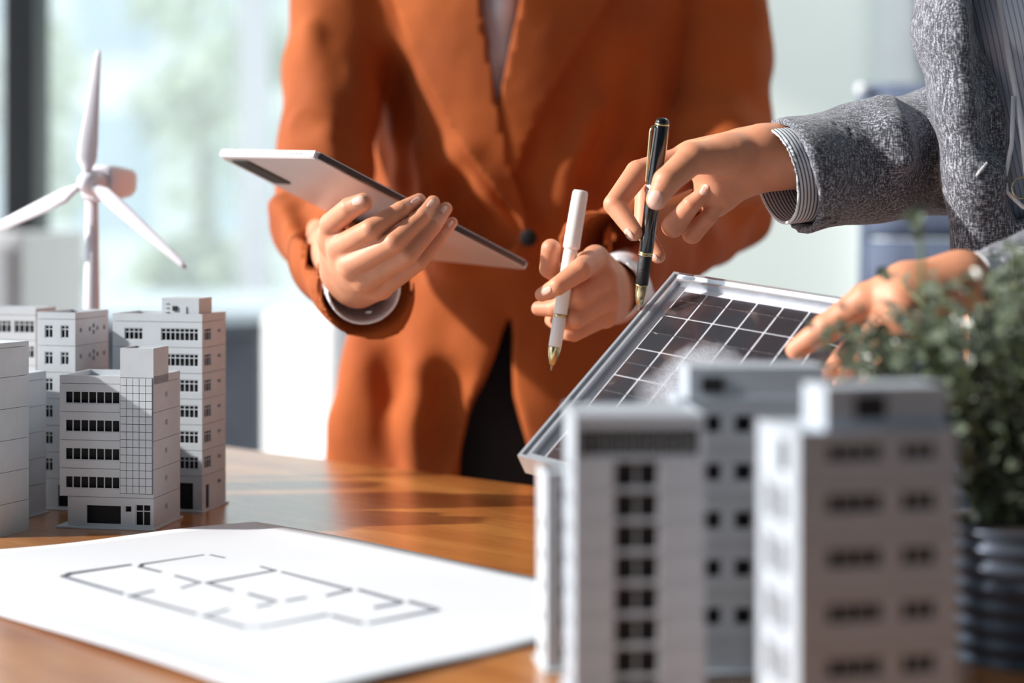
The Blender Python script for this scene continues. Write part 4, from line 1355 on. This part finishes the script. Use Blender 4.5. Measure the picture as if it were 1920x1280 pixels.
bm = bmesh.new(); rr_slab(bm, 0.006, 0.052, Wt * 0.74, Wt * 0.93, -0.0012, 0.0001, 0.005, 0.0003); tb_obj('camera_bar', bm, M['black_matte'])
bm = bmesh.new(); box(bm, -0.0012, 0.0004, 0.0015, Wt - 0.004, 0.0008, TH - 0.0006); tb_obj('end_band', bm, M['white_enamel'])
bm = bmesh.new()
for k in range(9): box(bm, -0.0015, -0.0011, 0.02 + k * 0.004, 0.0225 + k * 0.004, 0.003, 0.0039)
o_ = tb_obj('speaker_slots', bm, M['tablet_dark'])
for k in range(3):
    bm = bmesh.new(); box(bm, -0.0016, -0.0011, Wt * 0.52 + k * 0.006, Wt * 0.52 + 0.0015 + k * 0.006, 0.0028, 0.0042); tb_obj('pin', bm, M['tablet_dark'])

# ------------------------------------------------------------------ white pen
def pen(name, label, top, tip, prof, loc_d=None):
    top = Vector(top); tip = Vector(tip)
    e = empty(name, tip); tag(e, label, 'pen')
    L = (top - tip).length; d = (top - tip).normalized()
    for nm, mt_, pr in prof:
        bm = bmesh.new(); lathe(bm, [(t * L, r) for t, r in pr], (0, 0, 0), d, 36); obj(nm, bm, M[mt_], e, True)
    return e, L, d
R = 0.00575
pen('white_pen', 'white pen with pale gold tip held pointing down in the left hand', P(1089, 356, 1.325), P(1033, 695, 1.322), [
    ('point', 'steel', [(0, 0), (0.004, 0.0005), (0.035, 0.0009), (0.036, 0.0012)]),
    ('metal_tip', 'gold', [(0.030, 0.0012), (0.034, 0.0018), (0.08, 0.0040), (0.128, 0.0051), (0.135, 0.0049)]),
    ('grip', 'pen_white', [(0.133, 0.0047), (0.136, 0.0051), (0.295, 0.0053), (0.298, 0.005)]),
    ('gold_ring', 'gold', [(0.296, 0.005), (0.298, 0.0057), (0.312, 0.0057), (0.314, 0.005)]),
    ('barrel', 'pen_white', [(0.312, 0.005), (0.315, 0.0054), (0.66, 0.0055), (0.675, 0.0050)]),
    ('cap', 'pen_white', [(0.672, 0.0050), (0.676, 0.0064), (0.69, 0.0066), (0.95, 0.0062), (0.985, 0.0060), (0.997, 0.005), (1.0, 0.0)])])
# black pen
pe, PL, pd = pen('black_pen', 'black and gold pen pointing at the solar panel corner', P(1243, 221, 1.218), P(1197, 583, 1.236), [
    ('point', 'steel', [(0, 0), (0.003, 0.0005), (0.03, 0.0010), (0.033, 0.0016), (0.036, 0.0016)]),
    ('metal_tip', 'gold', [(0.034, 0.0017), (0.036, 0.0026), (0.09, 0.0038), (0.132, 0.0044), (0.134, 0.0047), (0.139, 0.0047), (0.14, 0.004)]),
    ('grip', 'pen_grip', [(0.139, 0.0041), (0.142, 0.0046), (0.288, 0.0049), (0.29, 0.0045)]),
    ('gold_ring', 'gold', [(0.289, 0.0045), (0.29, 0.0053), (0.298, 0.0053), (0.299, 0.0050), (0.302, 0.0050), (0.303, 0.0053), (0.309, 0.0053), (0.31, 0.005)]),
    ('barrel', 'pen_black', [(0.309, 0.0048), (0.312, 0.0052), (0.62, 0.0056), (0.635, 0.0054)]),
    ('cap_ring', 'steel', [(0.634, 0.0054), (0.636, 0.0059), (0.655, 0.0059), (0.657, 0.0054)]),
    ('cap', 'pen_black', [(0.656, 0.0056), (0.66, 0.0058), (0.95, 0.0053), (0.963, 0.0051)]),
    ('top_ring', 'gold', [(0.962, 0.0050), (0.963, 0.0053), (0.97, 0.0053), (0.971, 0.005)]),
    ('end_cap', 'pen_black', [(0.97, 0.0050), (0.975, 0.0051), (0.99, 0.0043), (1.0, 0.003), (1.001, 0)])])
sd_ = Vector((-0.93, -0.35, 0)); sd_ = (sd_ - pd * sd_.dot(pd)).normalized()
bm = bmesh.new()
tube(bm, [pd * PL * 0.955 + sd_ * 0.004, pd * PL * 0.95 + sd_ * 0.0075, pd * PL * 0.93 + sd_ * 0.0083, pd * PL * 0.80 + sd_ * 0.0075, pd * PL * 0.68 + sd_ * 0.0068, pd * PL * 0.665 + sd_ * 0.0072], [0.0008, 0.0009, 0.0010, 0.0010, 0.0008, 0.0004], 10)
obj('clip', bm, M['gold'], pe, True)

# ------------------------------------------------------------------ solar panel
sA = P(1265, 513, 1.262); sB = P(1672, 551, 1.155); sD = P(972, 858, 1.150)
ux = sB - sA; SW = ux.length; ux.normalize()
uy = sD - sA; SL = uy.length; uy.normalize()
ux = sB - sA; ux = ux - uy * ux.dot(uy); SW = ux.length; ux.normalize()
uz = ux.cross(uy)
if uz.y > 0: uz = -uz        # faces the camera and up
sp = empty('solar_panel', sA); tag(sp, 'small framed solar panel with dark cells held tilted above the models', 'solar panel')
Ms = Matrix((ux, uy, uz)).transposed()
def sp_obj(nm, bm, m, par=sp, sm=False):
    bm.transform(Ms.to_4x4()); return obj(nm, bm, m, par, sm)
bm = bmesh.new(); box(bm, 0.002, SW - 0.002, 0.002, SL - 0.002, -0.012, -0.0065); sp_obj('backing_board', bm, M['cell_white'])
fw = 0.0065
for b_ in ((0, SW, 0, fw), (0, SW, SL - fw, SL), (0, fw, fw, SL - fw), (SW - fw, SW, fw, SL - fw)):
    bm = bmesh.new(); box(bm, *b_, -0.014, 0.0)
    sp_obj('frame_bar', bm, M['aluminium'])
    # raised outer lip
for b_ in ((0, SW, 0, 0.0022), (0, SW, SL - 0.0022, SL), (0, 0.0022, 0.0022, SL - 0.0022), (SW - 0.0022, SW, 0.0022, SL - 0.0022)):
    bm = bmesh.new(); box(bm, *b_, 0.0, 0.0022); sp_obj('frame_lip', bm, M['aluminium'])
x0, x1, y0, y1 = 0.0125, SW - 0.010, 0.0105, SL - 0.010
cols = 7
vy = [0, .155, .36, .52, .70, .86, 1.0]
gp = 0.0012
for i in range(cols):
    for j in range(len(vy) - 1):
        a = x0 + (x1 - x0) * i / cols + gp; b = x0 + (x1 - x0) * (i + 1) / cols - gp
        c = y0 + (y1 - y0) * vy[j] + gp * 0.6; d = y0 + (y1 - y0) * vy[j + 1] - gp * 0.6
        bm = bmesh.new(); box(bm, a, b, c, d, -0.0065, -0.0058)
        sp_obj('solar_cell', bm, M['solar_cell'])
for v in (.06, .26, .445, .61, .78, .945):
    bm = bmesh.new()
    yy = y0 + (y1 - y0) * v
    box(bm, x0, x1, yy - 0.00018, yy + 0.00018, -0.0058, -0.0056)
    for k in range(cols * 2):
        xx = x0 + (x1 - x0) * (k + 0.5) / (cols * 2)
        box(bm, xx - 0.0006, xx + 0.0006, yy - 0.0006, yy + 0.0006, -0.0058, -0.0055)
    sp_obj('busbar', bm, M['steel'])
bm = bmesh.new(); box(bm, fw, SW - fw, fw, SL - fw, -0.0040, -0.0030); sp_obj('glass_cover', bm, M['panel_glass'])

# ------------------------------------------------------------------ person in grey tweed
p2 = empty('person', (0.56, 1.50, 0)); tag(p2, 'person in a grey tweed jacket holding a black pen at the right edge', 'person')
tj = Field()
CN = Vector((-0.93, -0.25, -0.23)).normalized()
tj.prism([(1738, -140), (1738, 0), (1746, 90), (1764, 190), (1792, 310), (1806, 420), (1814, 520), (1820, 700), (1840, 1100), (2500, 1100), (2500, -140)], 1.225, 1.50, 0.020)
tj.chain([(1755, -140, 1.262, 42), (1768, 60, 1.258, 42), (1790, 190, 1.256, 38), (1822, 330, 1.256, 34), (1838, 520, 1.256, 32)], 0.02)
tj.chain([(1818, -140, 1.230, 30), (1812, 60, 1.228, 30), (1812, 200, 1.228, 27), (1822, 330, 1.232, 24), (1828, 520, 1.236, 22)], 0.03)
tj.prism([(1812, -200), (1822, 0), (1832, 60), (1858, 130), (1884, 200), (1893, 260), (1893, 330), (1884, 380), (1905, 420), (1990, 380), (1990, -200)], 1.1, 1.275, 0, 0.008, 'sub')
tj.chain([(1862, -120, 1.215, 22), (1866, 120, 1.215, 22), (1876, 260, 1.215, 16)], 0.02, 'sub')
tj.chain([(1975, -100, 1.30, 60), (1965, 150, 1.29, 56), (1960, 420, 1.28, 56)], 0.01)
# far arm
tj.chain([(1900, 240, 1.40, 125), (1765, 282, 1.335, 118), (1620, 305, 1.285, 112), (1482, 332, 1.245, 107), (1440, 338, 1.233, 106)], 0.010, cap=False)
tj.pix((1560, 318, 1.27, 92), (1482, 332, 1.244, 95), 0.0, 'sub')
tj.ops.append((lambda p: -((p - np.array(P(1482, 332, 1.245))) @ np.array(CN)), np.array(P(1480, 460, 1.32)) - np.array([0.085, 0.16, 0.0]), np.array(P(1495, 200, 1.32)), 0.0, 'sub'))
for js, md, k in (([(1750, 172, 1.305, 12), (1735, 235, 1.285, 12), (1740, 330, 1.275, 10)], 'add', 0.012),
               ([(1662, 198, 1.275, 12), (1672, 245, 1.247, 12), (1700, 300, 1.236, 8)], 'add', 0.02),
               ([(1765, 330, 1.30, 8), (1770, 380, 1.30, 8)], 'add', 0.015)):
    tj.chain(js, k, md)
tj.chain([(1560, 318, 1.27, 92), (1482, 330, 1.244, 96), (1440, 336, 1.23, 98)], 0.0, 'sub')
# near arm
tj.chain([(2150, 470, 1.19, 90), (1960, 500, 1.12, 78), (1852, 540, 1.09, 70)], 0.008, cap=True)
tj.chain([(1900, 522, 1.105, 60), (1852, 540, 1.089, 64), (1820, 552, 1.08, 64)], 0.0, 'sub')
def wav2(p):
    x, y, z = p[:, 0], p[:, 1], p[:, 2]
    return 0.0013 * np.sin(55 * x + 40 * z + 2 * np.sin(20 * z)) * np.sin(38 * x - 20 * z + 1) + 0.0008 * np.sin(90 * z + 60 * x)
lo, hi = tj.bounds(); tj.add(wav2, lo, hi, 0, 'disp')
child(np_mesh('jacket', [tj.mesh(0.0034, hi=(0.78, 9, 9))]), 'jacket', M['tweed'], p2)
# striped shirt
striped('stripe_shirt', (1, -0.25, 0.22), 0.0036, 0.3, (236, 239, 250), (168, 174, 200))
ss = Field()
ss.prism([(1790, -160), (1800, 0), (1822, 80), (1850, 160), (1872, 240), (1885, 420), (2010, 420), (2010, -160)], 1.255, 1.40, 0.012)
ss.chain([(1890, -140, 1.250, 58), (1900, 60, 1.250, 52), (1925, 200, 1.255, 26)], 0.02)
child(np_mesh('shirt', [ss.mesh(0.004)]), 'shirt', M['stripe_shirt'], p2)
# pale cord with a ring
bm = bmesh.new(); tube(bm, [P(x, y, d) for x, y, d in ((1868, -60, 1.235), (1872, 0, 1.232), (1888, 90, 1.228), (1902, 160, 1.225), (1917, 250, 1.222), (1925, 330, 1.22))], 0.0022, 8)
adopt(obj('cord', bm, M['blouse'], None, True), p2)
bm = bmesh.new(); tube(bm, [P(x, y, 1.222) for x, y in ((1900, 180), (1897, 270), (1884, 335), (1888, 360), (1918, 388), (1950, 400))], 0.0016, 8)
adopt(obj('cord', bm, M['blouse'], None, True), p2)
bm = bmesh.new(); cR = P(1914, 352, 1.218); tube(bm, [cR + Vector((math.cos(t * math.pi / 12) * 0.0062, 0, math.sin(t * math.pi / 12) * 0.0075)) for t in range(25)], 0.0007, 8)
adopt(obj('ring', bm, M['gold'], None, True), p2)
# lapel buttonhole stitch
adopt(patch('buttonhole', tj, [(1829, 328), (1833, 322), (1850, 303), (1853, 306), (1838, 325), (1832, 331)], M['blouse'], None, 0.0012, 0.001, 3, 1.0), p2)
# striped cuffs
striped('stripe_cuff', CN, 0.0030, 0.42)
cuff([(1555, 322, 1.262, 88), (1452, 331, 1.240, 92)], [(1570, 320, 1.268, 82), (1452, 331, 1.2395, 85), (1420, 334, 1.232, 88)], M['stripe_cuff'], 0.0013, par=p2, cap=CN)
cuff([(1870, 532, 1.095, 58), (1812, 525, 1.075, 55)], [(1880, 534, 1.10, 53), (1812, 525, 1.0745, 50), (1780, 520, 1.065, 52)], M['blouse'], 0.0016, par=p2)
# trousers and body
tr2 = Field(); tr2.limb((0.50, 1.50, 0.62), (0.50, 1.50, 0.06), 0.11, 0.055, 0.02); tr2.limb((0.68, 1.52, 0.62), (0.68, 1.52, 0.06), 0.11, 0.055, 0.02)
child(np_mesh('trousers', [tr2.mesh(0.010)]), 'trousers', M['black_cloth'], p2)
sh = Field(); sh.limb((0.50, 1.53, 0.045), (0.44, 1.40, 0.03), 0.043, 0.028, 0.01); sh.limb((0.68, 1.55, 0.045), (0.62, 1.42, 0.03), 0.043, 0.028, 0.01)
child(np_mesh('shoes', [sh.mesh(0.008)]), 'shoes', M['black_cloth'], p2)

h3 = Field()     # hand with the black pen
h3.chain([(1640, 310, 1.29, 58), (1450, 278, 1.245, 40), (1425, 276, 1.240, 38)], 0.012)
h3.chain([(1640, 315, 1.29, 58), (1450, 308, 1.250, 42), (1425, 312, 1.248, 40)], 0.012)
for a, b in (((1425, 280, 1.238, 38), (1360, 290, 1.230, 38)), ((1425, 312, 1.245, 38), (1350, 345, 1.250, 38)), ((1405, 300, 1.245, 42), (1330, 310, 1.262, 36)), ((1345, 300, 1.245, 38), (1285, 300, 1.285, 27)),
             ((1400, 325, 1.250, 34), (1338, 372, 1.262, 32)), ((1345, 360, 1.262, 34), (1318, 395, 1.285, 28)), ((1385, 275, 1.250, 32), (1300, 290, 1.280, 26))):
    h3.pix(a, b, 0.010)
finger(h3, [(1372, 292, 1.226, 36), (1298, 297, 1.212, 30), (1250, 340, 1.199, 25.5), (1231, 374, 1.197, 20)], 0.008, 0.002)       # thumb
finger(h3, [(1290, 298, 1.285, 27), (1196, 324, 1.262, 24), (1152, 383, 1.240, 20.5), (1190, 436, 1.228, 16)])                     # index
finger(h3, [(1300, 325, 1.290, 25), (1212, 368, 1.276, 22), (1206, 430, 1.262, 17.5), (1234, 480, 1.250, 14)])                     # middle
finger(h3, [(1325, 365, 1.288, 24), (1262, 424, 1.258, 21.5), (1296, 384, 1.246, 17.5), (1322, 360, 1.244, 14)])                   # ring
finger(h3, [(1335, 385, 1.288, 22), (1298, 438, 1.268, 19), (1330, 405, 1.254, 16), (1344, 384, 1.250, 13)])                       # little
h4 = Field()     # hand under the panel's right side
h4.chain([(1960, 505, 1.13, 46), (1800, 525, 1.075, 40)], 0.01)
for a, b in (((1800, 522, 1.075, 42), (1700, 532, 1.065, 38)), ((1800, 530, 1.075, 42), (1690, 560, 1.058, 40)), ((1800, 540, 1.075, 38), (1690, 590, 1.055, 36))):
    h4.pix(a, b, 0.014)
finger(h4, [(1700, 535, 1.065, 38), (1625, 562, 1.068, 32), (1550, 615, 1.074, 27), (1493, 655, 1.080, 20)], 0.008, 0.003)
finger(h4, [(1690, 580, 1.055, 32), (1620, 628, 1.070, 23), (1580, 668, 1.095, 20), (1552, 700, 1.100, 16)])
finger(h4, [(1695, 600, 1.055, 30), (1640, 650, 1.060, 22), (1600, 692, 1.085, 19), (1575, 722, 1.090, 15)])
finger(h4, [(1705, 615, 1.055, 27), (1665, 672, 1.055, 20), (1625, 710, 1.075, 17), (1600, 735, 1.080, 14)])
core2 = Field()
core2.chain([(1960, 235, 1.42, 70), (1640, 312, 1.29, 58)], 0.02)
core2.chain([(2200, 300, 1.35, 70), (2150, 470, 1.2, 60), (1960, 505, 1.13, 50)], 0.02)
core2.limb((0.46, 1.42, 1.25), (0.50, 1.45, 0.8), 0.10, 0.11, 0.02); core2.limb((0.5, 1.45, 1.25), (0.5, 1.46, 1.42), 0.06, 0.055, 0.03)
body2 = child(np_mesh('body', [h3.mesh(0.0010), h4.mesh(0.0015), core2.mesh(0.010)]), 'body', M['skin'], p2)
nails(h3, [(1228, 375, 105, 38, 27), (1180, 440, 55, 26, 13), (1230, 484, 50, 20, 9), (1321, 356, -60, 22, 15)], body2, p2)

# ------------------------------------------------------------------ potted plant at the right
pc = P(1910, 900, 0.905); pz = TZ
pl = empty('potted_plant', (pc.x, pc.y, TZ)); tag(pl, 'bushy green plant in a ribbed metal pot at the right edge', 'plant')
pr = []
zt = CZ - (1000 - YH) / FPX * 0.87 - TZ
nrib = 7
for k in range(nrib * 6 + 1):
    s_ = k / (nrib * 6)
    pr.append((s_ * zt, 0.036 + 0.006 * s_ + 0.0016 * math.cos(s_ * nrib * 2 * math.pi)))
bm = bmesh.new(); lathe(bm, pr, (0, 0, 0), (0, 0, 1), 48); obj('pot', bm, M['pot_metal'], pl, True)
bm = bmesh.new(); lathe(bm, [(0, 0.038), (0.002, 0.036), (0.003, 0.0)], (0, 0, zt - 0.001), (0, 0, 1), 32); obj('soil', bm, M['soil'], pl, True)
rnd = random.Random(11)
stems = bmesh.new(); lv = bmesh.new()
def leaf(bm, c, n, u, s):
    n = n.normalized(); u = (u - n * u.dot(n)).normalized(); v = n.cross(u)
    ps = [(-1, 0, 0), (-.5, .75, .12), (.3, .85, .12), (1, 0, -.1), (.3, -.85, .12), (-.5, -.75, .12)]
    vs = [bm.verts.new(c + u * a * s + v * b * s * .8 + n * h * s) for a, b, h in ps]
    ce = bm.verts.new(c - n * s * 0.08)
    for k in range(6): bm.faces.new((ce, vs[k], vs[(k + 1) % 6]))
def plant_top(x):       # canopy outline in metres above the table at sideways offset x from the pot axis
    px = 960 + (pc.x + x) / pc.y * FPX
    ys = np.interp(px, [1500, 1530, 1570, 1620, 1680, 1740, 1800, 1860, 1920, 2100], [700, 650, 600, 580, 560, 545, 540, 500, 480, 480])
    return CZ - (ys - YH) / FPX * pc.y - TZ
for s in range(130):
    a = rnd.uniform(0, 2 * math.pi); r0 = rnd.uniform(0, 0.025)
    x1_ = rnd.uniform(-0.108, 0.09); y1_ = rnd.gauss(0, 0.032)
    y1_ = max(-0.05, min(0.08, y1_))
    zt1 = plant_top(x1_) * rnd.uniform(0.86, 1.03) if s % 3 else plant_top(x1_) * rnd.uniform(0.55, 0.85)
    if x1_ < -0.055: zt1 = max(zt1, 0.147)
    p0 = Vector((math.cos(a) * r0, math.sin(a) * r0, zt)); p3 = Vector((x1_, y1_, zt1))
    p1_ = p0.lerp(p3, 0.4) + Vector((0, 0, 0.03)); pts = []
    for k in range(9):
        t = k / 8
        pts.append(p0 * (1 - t) ** 2 + p1_ * 2 * t * (1 - t) + p3 * t * t)
    tube(stems, pts, 0.0007, 5)
    for k in range(1, 9):
        for q in range(4):
            c = pts[k] + Vector((rnd.gauss(0, 1), rnd.gauss(0, 1), rnd.gauss(0, .7))) * 0.0065
            leaf(lv, c, Vector((rnd.gauss(0, .7), rnd.gauss(-.3, .7), 1)), Vector((rnd.gauss(0, 1), rnd.gauss(0, 1), rnd.gauss(0, .4))), rnd.uniform(0.003, 0.0052))
# the tall sprig
sx = P(1722, 415, 0.86) - Vector((pc.x, pc.y, TZ))
pts = [Vector((-0.03, -0.03, 0.14)), P(1726, 560, 0.86) - Vector((pc.x, pc.y, TZ)), P(1728, 480, 0.86) - Vector((pc.x, pc.y, TZ)), sx]
tube(stems, pts, 0.0011, 6)
for k in range(10):
    leaf(lv, sx + Vector((rnd.gauss(0, .0035), rnd.gauss(0, .003), rnd.gauss(0, .003))), Vector((rnd.gauss(0, 1), -1, rnd.gauss(0, 1))), Vector((1, 0, rnd.gauss(0, 1))), 0.004)
so_ = obj('stems', stems, M['stem_green'], pl); so_['kind'] = 'stuff'
lo_ = obj('leaves', lv, M['leaf'], pl, False); lo_['kind'] = 'stuff'
